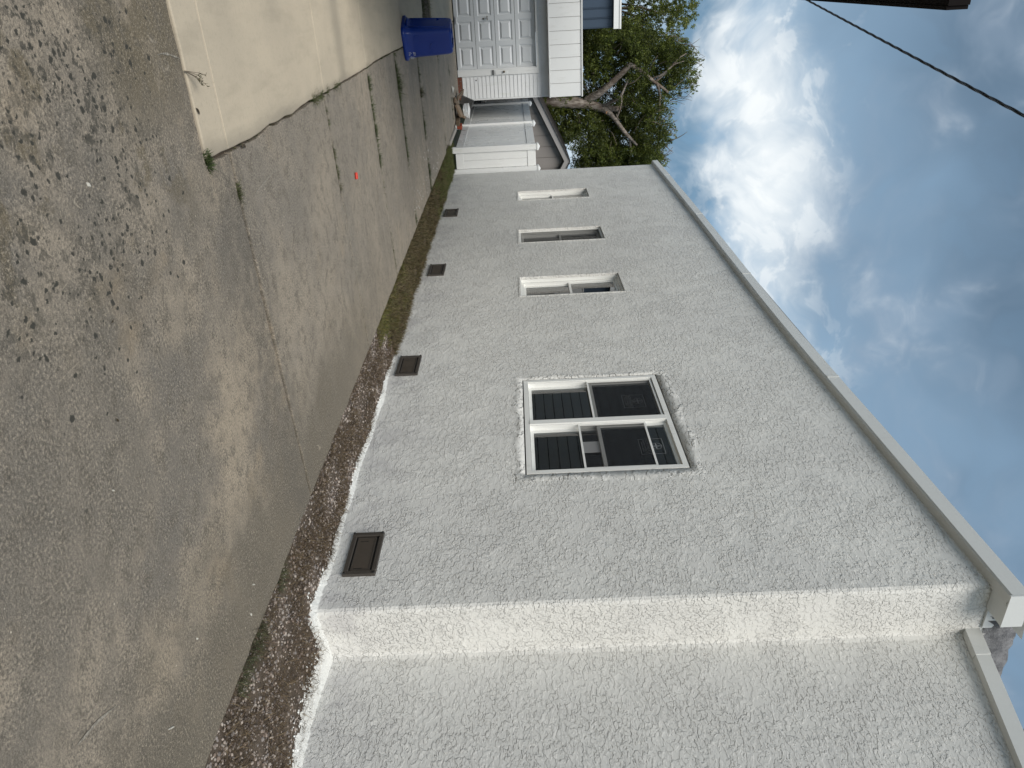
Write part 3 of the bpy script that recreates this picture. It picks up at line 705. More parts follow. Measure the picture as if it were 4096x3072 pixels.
def decal(win, x, yc, zc):
    """etched-looking film: outline, compass rose and maker's lettering, seen from the driveway (its right is -Y)"""
    W2, H2 = 0.125, 0.108
    parts = []
    def bar(a0, a1, b0, b1): parts.append(([(a0, b0), (a1, b0), (a1, b1), (a0, b1)], [(0, 1, 2, 3)]))
    t = 0.005
    bar(-W2, W2, H2-t, H2); bar(-W2, W2, -H2, -H2+t); bar(-W2, -W2+t, -H2+t, H2-t); bar(W2-t, W2, -H2+t, H2-t)
    n = 28; r0, r1 = 0.046, 0.051; cy = 0.040
    parts.append(([(math.cos(i*2*math.pi/n)*r, cy+math.sin(i*2*math.pi/n)*r) for r in (r0, r1) for i in range(n)], [(i, (i+1) % n, n+(i+1) % n, n+i) for i in range(n)]))
    for k in range(4):
        a = k*math.pi/2; c_, s_ = math.cos(a), math.sin(a); q = [(0, 0), (0.008, 0.012), (0, 0.060), (-0.008, 0.012)]
        parts.append(([(p[0]*c_-p[1]*s_, cy+p[0]*s_+p[1]*c_) for p in q], [(0, 1, 2, 3)]))
    for body, size, cyy in (('NORTHEAST', 0.044, -0.034), ('BUILDING PRODUCTS', 0.021, -0.062), ('WINDOWS & DOORS', 0.016, -0.083)):
        v, f = text_mesh(body, size); parts.append(([(p[0], p[1]+cyy) for p in v], f))
    V, F = [], []
    for v, f in parts:
        b0 = len(V); V += [(x, yc-p[0], zc+p[1]) for p in v]; F += [tuple(i+b0 for i in q) for q in f]
    mk('window_decal', V, F, M['film'], win)
# ---- the wide twin window
y0, y1, z0, z1 = BIGW
ym = 6.0
win = mk('window', *multi([ring(WX-0.004, WX+0.10, y0+0.012, y1-0.012, z0+0.012, z1-0.012, 0.045, 0.045), boxv(WX-0.008, WX+0.10, ym-0.035, ym+0.035, z0+0.058, z1-0.058)]), M['winframe'], bld)
win['label'] = 'wide twin double-hung window with white frames and compass stickers'
for (a, b, twin) in ((ym+0.036, y1-0.058, 'far'), (y0+0.058, ym-0.036, 'near')):
    zb, zt = z0+0.058, z1-0.058; zm = (zb+zt)/2
    for (ta, tb) in ((a+0.0005, a+0.012), (b-0.012, b-0.0005)): box('window_track', WX+0.004, WX+0.095, ta, tb, zb, zt, M['winframe'], win)
    sash(win, 'lower_sash', WX+0.058, WX+0.082, a+0.013, b-0.013, zb+0.001, zm+0.016)
    sash(win, 'upper_sash', WX+0.030, WX+0.054, a+0.013, b-0.013, zm-0.016, zt-0.001)
    for yy in (a+0.2*(b-a), a+0.75*(b-a)):
        box('sash_lock', WX+0.045, WX+0.08, yy-0.03, yy+0.03, zm+0.0165, zm+0.03, M['metal'], win)
    if twin == 'far':
        screen(win, WX+0.010, a+0.013, b-0.013, zm-0.035, zt-0.01)
        decal(win, WX+0.0375, (a+b)/2-0.03, zm+0.40)
    else:
        screen(win, WX+0.010, a+0.013, b-0.013, zm-0.19, zt-0.20)
        decal(win, WX+0.0375, (a+b)/2-0.02, zm+0.44)
        box('label_sheet', WX+0.050, WX+0.0515, (a+b)/2-0.06, (a+b)/2+0.12, zm-0.17, zm-0.02, M['paper'], win)
# patched stucco round it: thick, torn-edged ring proud of the wall
V, F = [], []
steps = []
def outl(y, z): return (y, z)
loop_in = []; loop_out = []
def edge_pts(a, b, n_):
    return [(a[0]+(b[0]-a[0])*i/n_, a[1]+(b[1]-a[1])*i/n_) for i in range(n_)]
ci = [(y0, z0), (y1, z0), (y1, z1), (y0, z1)]
for i in range(4): loop_in += edge_pts(ci[i], ci[(i+1) % 4], 50)
for (yy, zz) in loop_in:
    oy = -1 if yy <= y0+1e-6 else (1 if yy >= y1-1e-6 else 0); oz = -1 if zz <= z0+1e-6 else (1 if zz >= z1-1e-6 else 0)
    wd = 0.085+0.025*math.sin(9*yy+5*zz)+random.uniform(0, 0.03)
    if oy == 0 and oz > 0: wd += 0.05
    if oy < 0: wd += 0.03
    loop_out.append((yy+oy*wd, zz+oz*wd))
n_ = len(loop_in)
V = [(WX+0.01, *p) for p in loop_in]+[(WX-0.003+random.gauss(0, .0012), *p) for p in loop_in]
V += [(WX-0.0055+random.gauss(0, .0018), pi[0]*0.4+po[0]*0.6, pi[1]*0.4+po[1]*0.6) for pi, po in zip(loop_in, loop_out)]+[(WX+0.002, *p) for p in loop_out]
for k in range(3):
    for i in range(n_): F.append((k*n_+i, k*n_+(i+1) % n_, (k+1)*n_+(i+1) % n_, (k+1)*n_+i))
mk('stucco_patch', V, F, M['stucco_patch'], bld, smooth=True)
# ---- three narrow windows, set deeper
for idx, (y0, y1, z0, z1) in enumerate(SMW):
    d = 0.075
    win = mk('window', *multi([ring(WX+d, WX+d+0.08, y0+0.003, y1-0.003, z0+0.003, z1-0.003, 0.05, 0.045), ring(WX+0.03, WX+d-0.001, y0+0.003, y1-0.003, z0+0.003, z1-0.003, 0.014, 0.014)]), M['winframe'], bld)
    win['label'] = ('narrow window with a curtain next to the wide window', 'narrow window covered by a full grey screen', 'narrow window farthest along the wall')[idx]
    a, b, zb, zt = y0+0.054, y1-0.054, z0+0.049, z1-0.049; zm = (zb+zt)/2
    sash(win, 'lower_sash', WX+d+0.045, WX+d+0.068, a, b, zb, zm+0.016)
    sash(win, 'upper_sash', WX+d+0.018, WX+d+0.042, a, b, zm-0.016, zt)
    if idx == 1: screen(win, WX+0.034, y0+0.018, y1-0.018, z0+0.018, z1-0.018)
    else:
        Vc = []; nc = 40
        for i in range(nc+1):
            yy = a+(b-a)*i/nc
            for zz in (zb, zt-0.25): Vc.append((WX+d+0.13+0.02*math.sin(i*1.3)+0.006*random.random(), yy, zz))
        mk('curtain', Vc, [(2*i, 2*i+1, 2*i+3, 2*i+2) for i in range(nc)], M['curtain'], win, smooth=True)
        box('wood_sill', WX+0.001, WX+d, y0+0.003, y1-0.003, z0+0.0005, z0+0.0025, M['winframe'], win)
    mk('stucco_lip', *ring(WX-0.006, WX+0.004, y0-0.022, y1+0.022, z0-0.022, z1+0.022, 0.0215, 0.0215), M['stucco'], bld)
# ---- foundation vents
for (a, b, c, d) in ((3.993, 4.457, 0.117, 0.355), (7.10, 7.563, 0.067, 0.312), (10.27, 10.745, 0.107, 0.348), (13.48, 13.965, 0.09, 0.342)):
    vent = mk('foundation_vent', *ring(WX-0.022, WX+0.01, a, b, c, d, 0.042, 0.034), M['vent'], bld, bev=0.004)
    box('vent_door', WX-0.012, WX+0.004, a+0.052, b-0.058, c+0.046, d-0.050, M['ventdoor'], vent, bev=0.003)
    box('vent_back', WX-0.003, WX-0.001, a+0.03, b-0.03, c+0.03, d-0.03, M['black'], vent)
    mk('vent_lip', *ring(WX-0.017, WX-0.0125, a+0.054, b-0.06, c+0.048, d-0.052, 0.007, 0.007), M['vent'], vent)
    for yy in (a+0.07, b-0.10): box('vent_slot', WX-0.0135, WX-0.0118, yy, yy+0.004, c+0.07, c+0.13, M['black'], vent)
    for yy in (a+0.014, b-0.014):
        for zz in (c+0.012, d-0.012):
            mk('screw', *tubev([(WX-0.030, yy, zz), (WX-0.020, yy, zz)], [0.009, 0.011], 8), M['black'], vent)
# bitumen-black roof vent on the lower roof
rv = empty('roof_vent', (4.95, 3.42, near_top(3.42)), 'dark rounded vent cap standing on the lower roof', 'roof vent')
zr = near_top(3.42)
mk('pipe', *tubev([(4.95, 3.42, zr), (4.95, 3.42, zr+0.5)], [0.09, 0.09], 16), M['black'], rv, smooth=False)
mk('cap', *tubev([(4.95, 3.42, zr+a_) for a_ in (0.40, 0.44, 0.52, 0.58, 0.61)], [0.19, 0.205, 0.18, 0.11, 0.02], 20), M['eave'], rv, smooth=True)

# ================================================================== NEIGHBOUR BUILDING ON THE LEFT (its eave shows at the top edge)
nb = empty('neighbour_building', (-0.55, 7.1, 0), 'building with dark eave whose corner hangs into the sky', 'building')
sk = -0.0128
def nbx(x, y): return x+sk*(y-6.62)
y0n, y1n = 7.1, 17.4
ze = 5.0
Vn = lambda x0, x1, ya, yb, za, zb: ([(nbx(x0, ya), ya, za), (nbx(x1, ya), ya, za), (nbx(x1, yb), yb, za), (nbx(x0, yb), yb, za), (nbx(x0, ya), ya, zb), (nbx(x1, ya), ya, zb), (nbx(x1, yb), yb, zb), (nbx(x0, yb), yb, zb)], boxv(0, 1, 0, 1, 0, 1)[1])
mk('wall', *Vn(-6, -0.57, y0n+0.02, y1n-0.02, -0.1, 4.98), M['black'], nb)  # black backing: stands in for lap shadow in the gaps between boards
zz = 0.25
while zz < 4.75:
    Vb = [(nbx(-0.568, y), y, z) for y in (y0n, y1n) for z in (zz,)]
    vb = []
    for y in (y0n, y1n): vb += [(nbx(-0.569, y), y, zz), (nbx(-0.538, y), y, zz), (nbx(-0.562, y), y, zz+0.188), (nbx(-0.569, y), y, zz+0.188)]
    mk('siding_board', vb, [(0, 1, 2, 3), (4, 7, 6, 5), (0, 4, 5, 1), (1, 5, 6, 2), (2, 6, 7, 3), (3, 7, 4, 0)], M['siding_grey'], nb)
    zz += 0.20
mk('soffit', *Vn(-0.9, 0.279, 6.63, 17.9, ze-0.005, ze+0.01), M['eave'], nb)
mk('gutter', *multi([Vn(0.281, 0.311, 6.62, 17.9, ze-0.012, ze+0.16), Vn(-6.0, 0.279, 6.60, 6.628, ze-0.012, ze+0.16)]), M['eave'], nb)
Vr = [(nbx(0.28, 6.64), 6.64, ze+0.15), (nbx(0.28, 17.9), 17.9, ze+0.15), (nbx(-3.2, 17.9), 17.9, ze+1.0), (nbx(-3.2, 6.64), 6.64, ze+1.0), (nbx(-6.6, 17.9), 17.9, ze+0.15), (nbx(-6.6, 6.64), 6.64, ze+0.15)]
mk('roof', Vr, [(0, 1, 2, 3), (3, 2, 4, 5)], M['shingle'], nb)

# ================================================================== GARAGE
GY = 21.45
gar = empty('garage', (0.6, GY, 0), 'white garage with raised-panel door and tall panelled fascia', 'garage')
DX0, DX1 = -0.63, 1.81
for (a, b) in ((-3.2, DX0-0.17), (DX1+0.17, 2.548)): box('wall', a, b, GY+0.001, GY+0.12, 0.10, 2.50, M['white_paint'], gar)
box('wall', 2.45, 2.548, GY+0.122, 28.0, 0.10, 2.50, M['white_paint'], gar)
box('wall', DX0-0.17, DX1+0.17, GY+0.001, GY+0.12, 2.165, 2.50, M['white_paint'], gar)
def lap(name, x0, x1, y, z0, h, parent, mat_):
    v = [(x0, y, z0), (x0, y-0.018, z0), (x0, y-0.006, z0+h), (x0, y, z0+h)]; v += [(x1, *p[1:]) for p in v]
    return mk(name, v, [(0, 1, 2, 3), (4, 7, 6, 5), (0, 4, 5, 1), (1, 5, 6, 2), (2, 6, 7, 3), (3, 7, 4, 0)], mat_, parent)
def lap_side(name, x, y0, y1, z0, h, parent, mat_):
    v = [(x, y0, z0), (x+0.018, y0, z0), (x+0.006, y0, z0+h), (x, y0, z0+h)]; v += [(p[0], y1, p[2]) for p in v]
    return mk(name, v, [(0, 1, 2, 3), (4, 7, 6, 5), (0, 4, 5, 1), (1, 5, 6, 2), (2, 6, 7, 3), (3, 7, 4, 0)], mat_, parent)
zz = 0.115
while zz < 2.40:
    lap('siding_board', 1.985, 2.545, GY, zz, 0.1045, gar, M['vinyl']); lap_side('siding_board', 2.549, GY+0.02, 27.9, zz, 0.1045, gar, M['vinyl'])
    zz += 0.1065
for i in range(3): lap('siding_board', DX0-0.1, DX1+0.155, GY, 2.19+i*0.09, 0.088, gar, M['vinyl'])
box('corner_trim', 2.548, 2.585, GY-0.028, GY+0.03, 0.10, 2.46, M['vinyl'], gar)
box('door_trim', DX1+0.02, DX1+0.165, GY-0.04, GY+0.0005, 0.0, 2.17, M['white_paint'], gar, bev=0.004)
box('door_trim', DX0-0.165, DX0-0.02, GY-0.04, GY+0.0005, 0.0, 2.17, M['white_paint'], gar, bev=0.004)
box('door_trim', DX0-0.165, DX1+0.165, GY-0.042, GY+0.0005, 2.128, 2.188, M['white_paint'], gar, bev=0.004)
box('door_stop', DX1-0.004, DX1+0.019, GY-0.02, GY+0.09, 0.0, 2.127, M['vinyl'], gar)
box('wall_band', DX1+0.168, 2.60, GY-0.05, GY-0.0005, 2.43, 2.465, M['vinyl'], gar)
# door: four sections, four raised panels each
gd = mk('garage_door', *boxv(DX0, DX1-0.006, GY+0.095, GY+0.118, 0.006, 2.126), M['eave'], gar)  # near-black backing sheet: shade of the section gaps put into its colour
def door_panel(x0, x1, z0, z1, y):
    V = []
    for ins, dep in ((0, 0), (0.032, 0.02), (0.044, 0.02), (0.085, -0.004)):
        V += [(x0+ins, y+dep, z0+ins), (x1-ins, y+dep, z0+ins), (x1-ins, y+dep, z1-ins), (x0+ins, y+dep, z1-ins)]
    F = [(12, 13, 14, 15)]
    for k in range(3):
        for i in range(4): F.append((k*4+i, k*4+(i+1) % 4, (k+1)*4+(i+1) % 4, (k+1)*4+i))
    return mk('door_panel', V, F, M['door_paint'], gd)
cw = (DX1-DX0)/4
for s in range(4):
    za, zb = 0.008+s*0.531, 0.008+(s+1)*0.531-0.010
    pan = [(DX0+c*cw+0.055, DX0+(c+1)*cw-0.055) for c in range(4)]
    pz0, pz1 = za+0.085, zb-0.075; yf = GY+0.062
    xs = sorted([DX0, DX1-0.006]+[v for p in pan for v in p]); parts = []
    parts.append(boxv(DX0, DX1-0.006, yf, GY+0.094, za, pz0)); parts.append(boxv(DX0, DX1-0.006, yf, GY+0.094, pz1, zb))
    for a, b in zip(xs[::2], xs[1::2]): parts.append(boxv(a, b, yf, GY+0.094, pz0+0.0002, pz1-0.0002))
    mk('door_section', *multi(parts), M['door_paint'], gd)
    for a, b in pan: door_panel(a, b, pz0, pz1, yf)
mk('door_seal', *boxv(DX0, DX1-0.006, GY+0.055, GY+0.1, 0.0, 0.012), M['black'], gd)
mk('door_handle', *multi([tubev([(0.587, GY+0.06, 0.877), (0.587, GY+0.02, 0.877)], [0.012, 0.012], 8), boxv(0.535, 0.64, GY+0.005, GY+0.02, 0.868, 0.890)]), M['brass'], gd)
mk('door_lock', *tubev([(0.60, GY+0.06, 0.777), (0.60, GY+0.045, 0.777)], [0.022, 0.02], 12), M['brass'], gd)
mk('lift_handle', *multi([boxv(0.52, 0.68, GY+0.03, GY+0.061, 0.052, 0.076)]), M['vinyl'], gd)
# fittings on the right-hand door trim
box('latch_block', DX1+0.03, DX1+0.16, GY-0.062, GY-0.041, 0.93, 0.985, M['metal'], gar, bev=0.004)
box('lock_plate', DX1+0.04, DX1+0.15, GY-0.052, GY-0.041, 1.01, 1.34, M['white_paint'], gar, bev=0.004)
mk('keyed_knob', *tubev([(DX1+0.085, GY-0.052, 1.25), (DX1+0.085, GY-0.085, 1.25), (DX1+0.085, GY-0.095, 1.25)], [0.02, 0.03, 0.016], 12), M['brass'], gar)
mk('siding_hole', *tubev([(2.081, GY-0.0195, 0.485), (2.081, GY-0.017, 0.485)], [0.018, 0.018], 10), M['black'], gar)
# fascia: upright panels with narrow joints
gap_x = [0.331-0.3205*k for k in range(10, 0, -1)]+[0.331, 0.655, 0.973, 1.296, 1.609, 1.916, 2.238, 2.578]
for i, (a, b) in enumerate(zip(gap_x, gap_x[1:])):
    t_ = random.uniform(-0.003, 0.003)
    v = [(a+0.004, GY-0.30+t_, 2.475), (b-0.004, GY-0.30+t_, 2.475), (b-0.004, GY-0.30-t_, 3.30), (a+0.004, GY-0.30-t_, 3.30)]
    v += [(p[0], p[1]+0.02, p[2]) for p in v]
    # each panel has two shallow vertical creases
    mk('fascia_panel', v, [(0, 1, 2, 3), (4, 7, 6, 5), (0, 4, 5, 1), (1, 5, 6, 2), (2, 6, 7, 3), (3, 7, 4, 0)], M['white_paint'], gar, bev=0.004)
box('fascia_back', gap_x[0], 2.574, GY-0.278, GY-0.26, 2.48, 3.30, M['mortar'], gar)
box('fascia_cap', gap_x[0], 2.592, GY-0.325, GY-0.255, 3.302, 3.335, M['white_paint'], gar, bev=0.003)
box('fascia_foot', gap_x[0], 2.588, GY-0.315, GY-0.255, 2.445, 2.472, M['white_paint'], gar, bev=0.003)
box('fascia_side', 2.555, 2.577, GY-0.258, 28.0, 2.47, 3.30, M['white_paint'], gar)
box('roof', -3.2, 2.553, GY-0.25, 28.0, 2.52, 3.25, M['mortar'], gar)
# brick footing under the siding
bx, row = 1.99, 0
for row in range(2):
    bx = 1.99-(0.1 if row else 0)
    while bx < 2.52:
        x0_, x1_ = max(bx, 1.985), min(bx+0.19, 2.56)
        if x1_-x0_ > 0.03: box('brick', x0_, x1_, GY-0.012+random.uniform(-.004, .004), GY+0.09, -0.03+row*0.066, 0.027+row*0.066, M['brick'], gar, bev=0.004)
        bx += 0.2
box('footing', 1.985, 2.55, GY+0.002, GY+0.1, -0.13, 0.095, M['mortar'], gar)

# ================================================================== RECYCLING BIN, UPSIDE DOWN
bc = Vector((0.505, 11.32, 0.004)); bang = R(24)
binr = empty('recycling_bin', bc, 'blue recycling bin standing upside down before the garage', 'bin')
def rsq(hw, hd, r, n=6):
    out = []
    for cx, cy, a0 in ((hw-r, hd-r, 0), (-hw+r, hd-r, 90), (-hw+r, -hd+r, 180), (hw-r, -hd+r, 270)):
        for k in range(n+1):
            a = R(a0+90*k/n); out.append((cx+r*math.cos(a), cy+r*math.sin(a)))
    return out
def loft(secs):
    V, F = [], []
    n = len(secs[0][0])
    for pts, z in secs:
        for p in pts:
            V.append((bc.x+p[0]*math.cos(bang)-p[1]*math.sin(bang), bc.y+p[0]*math.sin(bang)+p[1]*math.cos(bang), bc.z+z))
    for i in range(len(secs)-1):
        for k in range(n): F.append((i*n+k, i*n+(k+1) % n, (i+1)*n+(k+1) % n, (i+1)*n+k))
    F.append(tuple(range((len(secs)-1)*n, len(secs)*n)))
    return V, F
body = [(rsq(0.228, 0.228, 0.10), 0.0), (rsq(0.228, 0.228, 0.10), 0.05), (rsq(0.212, 0.212, 0.09), 0.06), (rsq(0.207, 0.207, 0.085), 0.15), (rsq(0.198, 0.198, 0.075), 0.35), (rsq(0.189, 0.189, 0.065), 0.55),
        (rsq(0.185, 0.185, 0.06), 0.62), (rsq(0.178, 0.178, 0.06), 0.652), (rsq(0.162, 0.162, 0.05), 0.668), (rsq(0.13, 0.13, 0.04), 0.668), (rsq(0.12, 0.12, 0.035), 0.655)]
mk('body', *loft(body), M['bluebin'], binr, smooth=True)
rim = [(rsq(0.236, 0.236, 0.10), 0.001), (rsq(0.240, 0.240, 0.10), 0.012), (rsq(0.240, 0.240, 0.10), 0.040), (rsq(0.231, 0.231, 0.10), 0.049)]
mk('rim', *loft(rim), M['bluebin'], binr, smooth=True)
def binpt(u, d, z):                                 # u across the face, d outwards
    return Vector((bc.x+u*math.cos(bang)-d*math.sin(bang), bc.y+u*math.sin(bang)+d*math.cos(bang), bc.z+z))
def face_d(z): return -(0.2125-0.0405*z+0.0)        # the face towards the camera (−Y side)
def side_pt(u, d, z):                               # left face
    return binpt(face_d(z)-d, u, z)
# raised ribs on the left face and corner, arched embossing on the front face
for u in (-0.12, 0.12):
    mk('rib', *tubev([side_pt(u*(1-z*0.12), 0.0, z) for z in (0.10, 0.3, 0.5, 0.60)], [0.012, 0.011, 0.010, 0.006], 6), M['bluebin'], binr, smooth=True)
arc = [binpt(0.135*math.cos(R(a)), face_d(0.2+0.07*math.sin(R(a)))-0.001, 0.185-0.075*math.sin(R(a))+0.03) for a in range(0, 181, 12)]
mk('embossed_arch', *tubev(arc, [0.005]*len(arc), 6), M['bluebin'], binr, smooth=True)
arc = [binpt(0.06+0.075*math.cos(R(a)), face_d(0.4)-0.001, 0.42-0.055*math.sin(R(a))) for a in range(0, 181, 15)]
mk('embossed_arch', *tubev(arc, [0.004]*len(arc), 6), M['bluebin'], binr, smooth=True)
for s_ in (-1, 1):
    hp = [binpt(s_*0.225, u, 0.07) for u in (-0.07, -0.055)]+[binpt(s_*0.252, u, 0.075) for u in (-0.045, 0.045)]+[binpt(s_*0.225, u, 0.07) for u in (0.055, 0.07)]
    mk('handle', *tubev(hp, [0.016]*len(hp), 8), M['bluebin'], binr, smooth=True)
for u in (-0.10, 0.10):
    mk('base_ridge', *tubev([binpt(u, -0.12, 0.668), binpt(u, 0.12, 0.668)], [0.012, 0.012], 8), M['bluebin'], binr, smooth=True)
# recycling mark: three bent outline arrows
V, F = [], []
arrow = [(-0.030, 0.012), (-0.018, 0.036), (0.006, 0.036), (0.014, 0.022), (0.022, 0.026), (0.014, 0.004), (-0.006, 0.010), (0.002, 0.015), (-0.004, 0.024), (-0.012, 0.022), (-0.018, 0.006)]
for k in range(3):
    a = R(120*k+20); pts = []
    for (p, q) in arrow:
        p2, q2 = p*0.98, q*0.98+0.018
        pts.append((p2*math.cos(a)-q2*math.sin(a), p2*math.sin(a)+q2*math.cos(a)))
    ring3 = [binpt(0.135+p, face_d(0.105)-0.003+0.0*q, 0.105+q) for p, q in pts]
    v, f = tubev(ring3+[ring3[0]], [0.0022]*(len(ring3)+1), 4)
    n0 = len(V); V += v; F += [tuple(i+n0 for i in q) for q in f]
mk('recycling_mark', V, F, M['decal'], binr)

# ================================================================== WHITE VINYL FENCE
fen = empty('vinyl_fence', (3.17, 17.5, 0), 'white vinyl privacy fence turning the corner beside the building', 'fence')
def post(x, y, name='post'):
    p = box(name, x-0.065, x+0.065, y-0.065, y+0.065, -0.12, 1.955, M['fence_vinyl'], fen, bev=0.006)
    V = [(x-0.075, y-0.075, 1.956), (x+0.075, y-0.075, 1.956), (x+0.075, y+0.075, 1.956), (x-0.075, y+0.075, 1.956), (x-0.075, y-0.075, 1.99), (x+0.075, y-0.075, 1.99), (x+0.075, y+0.075, 1.99), (x-0.075, y+0.075, 1.99), (x, y, 2.03)]
    mk('post_cap', V, [(3, 2, 1, 0), (0, 1, 5, 4), (1, 2, 6, 5), (2, 3, 7, 6), (3, 0, 4, 7), (4, 5, 8), (5, 6, 8), (6, 7, 8), (7, 4, 8)], M['fence_vinyl'], p)
posts = [(3.655, 17.46), (3.165, 17.50), (3.13, 20.62), (3.10, 24.3), (3.07, 27.4)]
for p in posts: post(*p)
def panel(p, q):
    d = Vector((q[0]-p[0], q[1]-p[1])); Ln = d.length; d.normalize(); nn = Vector((-d.y, d.x))
    def pb(s0, s1, hw, z0, z1, nm, bv=0.004):
        pts = []
        for s, sd in ((s0, -1), (s1, -1), (s1, 1), (s0, 1)):
            pts.append((p[0]+d.x*s+nn.x*sd*hw, p[1]+d.y*s+nn.y*sd*hw))
        V = [(*t, z0) for t in pts]+[(*t, z1) for t in pts]
        return mk(nm, V, boxv(0, 1, 0, 1, 0, 1)[1], M['fence_vinyl'], fen, bev=bv)
    pb(0.067, Ln-0.067, 0.022, 0.085, 0.262, 'rail'); pb(0.067, Ln-0.067, 0.022, 1.735, 1.925, 'rail')
    s = 0.068; wd = (Ln-0.136)/max(1, round((Ln-0.136)/0.152))
    while s < Ln-0.10:
        pb(s+0.0015, s+wd-0.0015, 0.011+random.uniform(-.001, .001), 0.263, 1.734, 'plank', 0.006); s += wd
for a, b in zip(posts, posts[1:]): panel(a, b)

# ================================================================== SHED WITH GABLE
SY = 25.4
shed = empty('gable_shed', (5.1, SY, 0), 'grey gabled shed with shingle roof behind the white fence', 'shed')
apex = (5.09, 3.25); sl, sr = 0.515, -0.93*0.55
slo = lambda x: apex[1]-0.55*abs(x-apex[0])*1.0 if x > apex[0] else apex[1]-0.483*(apex[0]-x)
XL, XR = 2.75, 7.4
bx = XL+0.1
prev = bx
while bx < XR-0.1:
    x1_ = min(bx+0.355, XR-0.1)
    zt = [slo(bx)-0.22, slo(x1_)-0.22]
    pts = [(bx+0.003, 0.1), (x1_-0.003, 0.1), (x1_-0.003, zt[1])]+([(apex[0], apex[1]-0.22)] if bx < apex[0] < x1_ else [])+[(bx+0.003, zt[0])]
    mk('wall_board', *prism([(p[0]+(0.006 if i_ in (0, len(pts)-1) else (-0.006 if i_ in (1, 2) else 0)), p[1]) for i_, p in enumerate(pts)], lambda p, t: (p[0], t, p[1]), SY, SY+0.02), M['shedwall'], shed)
    bx = x1_
wallpoly = [(XL+0.1, 0.0), (XR-0.1, 0.0), (XR-0.1, slo(XR-0.1)-0.23), (apex[0], apex[1]-0.23), (XL+0.1, slo(XL+0.1)-0.23)]
mk('wall', *prism(wallpoly, lambda p, t: (p[0], t, p[1]), SY+0.021, SY+5.0), M['shedwall'], shed)
for (xa, xb) in ((XL, apex[0]), (apex[0], XR)):
    za, zb = slo(xa), slo(xb)
    mk('rake_board', *prism([(xa, za-0.19), (xb, zb-0.19), (xb, zb-0.005), (xa, za-0.005)], lambda p, t: (p[0], t, p[1]), SY-0.22, SY-0.19), M['shedtrim'], shed)
    mk('rake_soffit', *prism([(xa, za-0.20), (xb, zb-0.20), (xb, zb-0.185), (xa, za-0.185)], lambda p, t: (p[0], t, p[1]), SY-0.188, SY-0.001), M['shedwall'], shed)
    dxy = Vector((xb-xa, zb-za)); L_ = dxy.length; dxy.normalize(); nrm = Vector((-dxy.y, dxy.x))
    base = Vector((xa, za)); nrow = int(L_/0.14)
    for k in range(nrow+1):
        s0_, s1_ = k*0.14, min(k*0.14+0.16, L_)
        if s1_-s0_ < 0.02: continue
        lo, hi = (s0_, s1_) if xa < apex[0]-0.1 else (L_-s1_, L_-s0_)
        th0, th1 = (0.030, 0.010) if xa < apex[0]-0.1 else (0.010, 0.030)
        q = [base+dxy*lo+nrm*0.001, base+dxy*hi+nrm*0.001, base+dxy*hi+nrm*th1, base+dxy*lo+nrm*th0]
        mk('shingle_course', *prism([tuple(t) for t in q], lambda p, t: (p[0], t, p[1]), SY-0.26, SY+5.2), M['shingle'], shed)
# ================================================================== BLUE BUILDING
BY = 26.0
blu = empty('blue_building', (0.0, BY, 0), 'blue board-and-batten building with white fascia above the garage', 'building')
box('wall', -6, 1.185, BY+0.001, BY+6, 0, 4.72, M['bluewall'], blu)
xb_ = 1.185
while xb_ > -1.5:
    box('siding_board', xb_-0.255, xb_-0.03, BY-0.012, BY, 0.1, 4.70, M['bluewall'], blu, bev=0.003)
    box('batten', xb_-0.020, xb_-0.006, BY-0.035, BY, 0.1, 4.70, M['bluewall'], blu)
    xb_ -= 0.283
box('soffit', -6, 1.20, BY-0.18, BY-0.0225, 4.725, 4.74, M['black'], blu)
box('fascia', -6, 1.215, BY-0.205, BY-0.181, 4.72, 4.90, M['white_paint'], blu)
box('fascia_cap', -6, 1.222, BY-0.225, BY+0.1, 4.902, 4.955, M['white_paint'], blu)
box('roof', -6, 1.2, BY-0.1, BY+6, 4.745, 4.93, M['felt'], blu)

# ================================================================== TREES
def leafcloud(name, cl, per, size, pal, parent, flat=1.0, droop=0.0):
    """cl: (cx,cy,cz,rx,ry,rz,shade); leaves are small diamonds facing anyhow, clustered on twig tips"""
    C, S_ = [], []
    for (cx, cy, cz, rx, ry, rz, sh) in cl:
        n = int(per*rx*rz/0.16)
        nt_ = max(6, n//22)
        d = RNG.normal(size=(nt_, 3)); d /= np.linalg.norm(d, axis=1)[:, None]
        tw = d*(RNG.random((nt_, 1))**0.45)
        p = np.repeat(tw, n//nt_, 0)+RNG.normal(size=(nt_*(n//nt_), 3))*0.13
        C.append(p*np.array([rx, ry, rz])+np.array([cx, cy, cz])); S_.append(np.full(len(p), sh))
    C = np.concatenate(C); sh = np.concatenate(S_); n = len(C)
    a = RNG.normal(size=(n, 3)); a /= np.linalg.norm(a, axis=1)[:, None]
    b = np.cross(a, RNG.normal(size=(n, 3))); b /= np.linalg.norm(b, axis=1)[:, None]
    s = (size*RNG.uniform(0.55, 1.35, n))[:, None]
    V = np.stack([C-a*s, C+b*s*0.42, C+a*s, C-b*s*0.42], 1).reshape(-1, 3)
    i = np.arange(n)*4; F = np.stack([i, i+1, i+2, i+3], 1)
    c = colmix(n, pal, 0.35)*sh[:, None]
    return np_mesh(name, V, F, np.repeat(c, 4, 0), M['leaves'], parent)
TY = 30.0
jun = empty('juniper_tree', (3.75, TY, 0), 'dark juniper with pale twisted limbs towering behind the shed', 'tree')
tr = spline([(3.70, TY, -0.1), (3.72, TY, 1.5), (3.78, TY, 2.8), (3.86, TY, 3.6), (3.98, TY, 4.3), (4.12, TY-0.05, 4.75), (4.2, TY-0.1, 4.98)], 6)
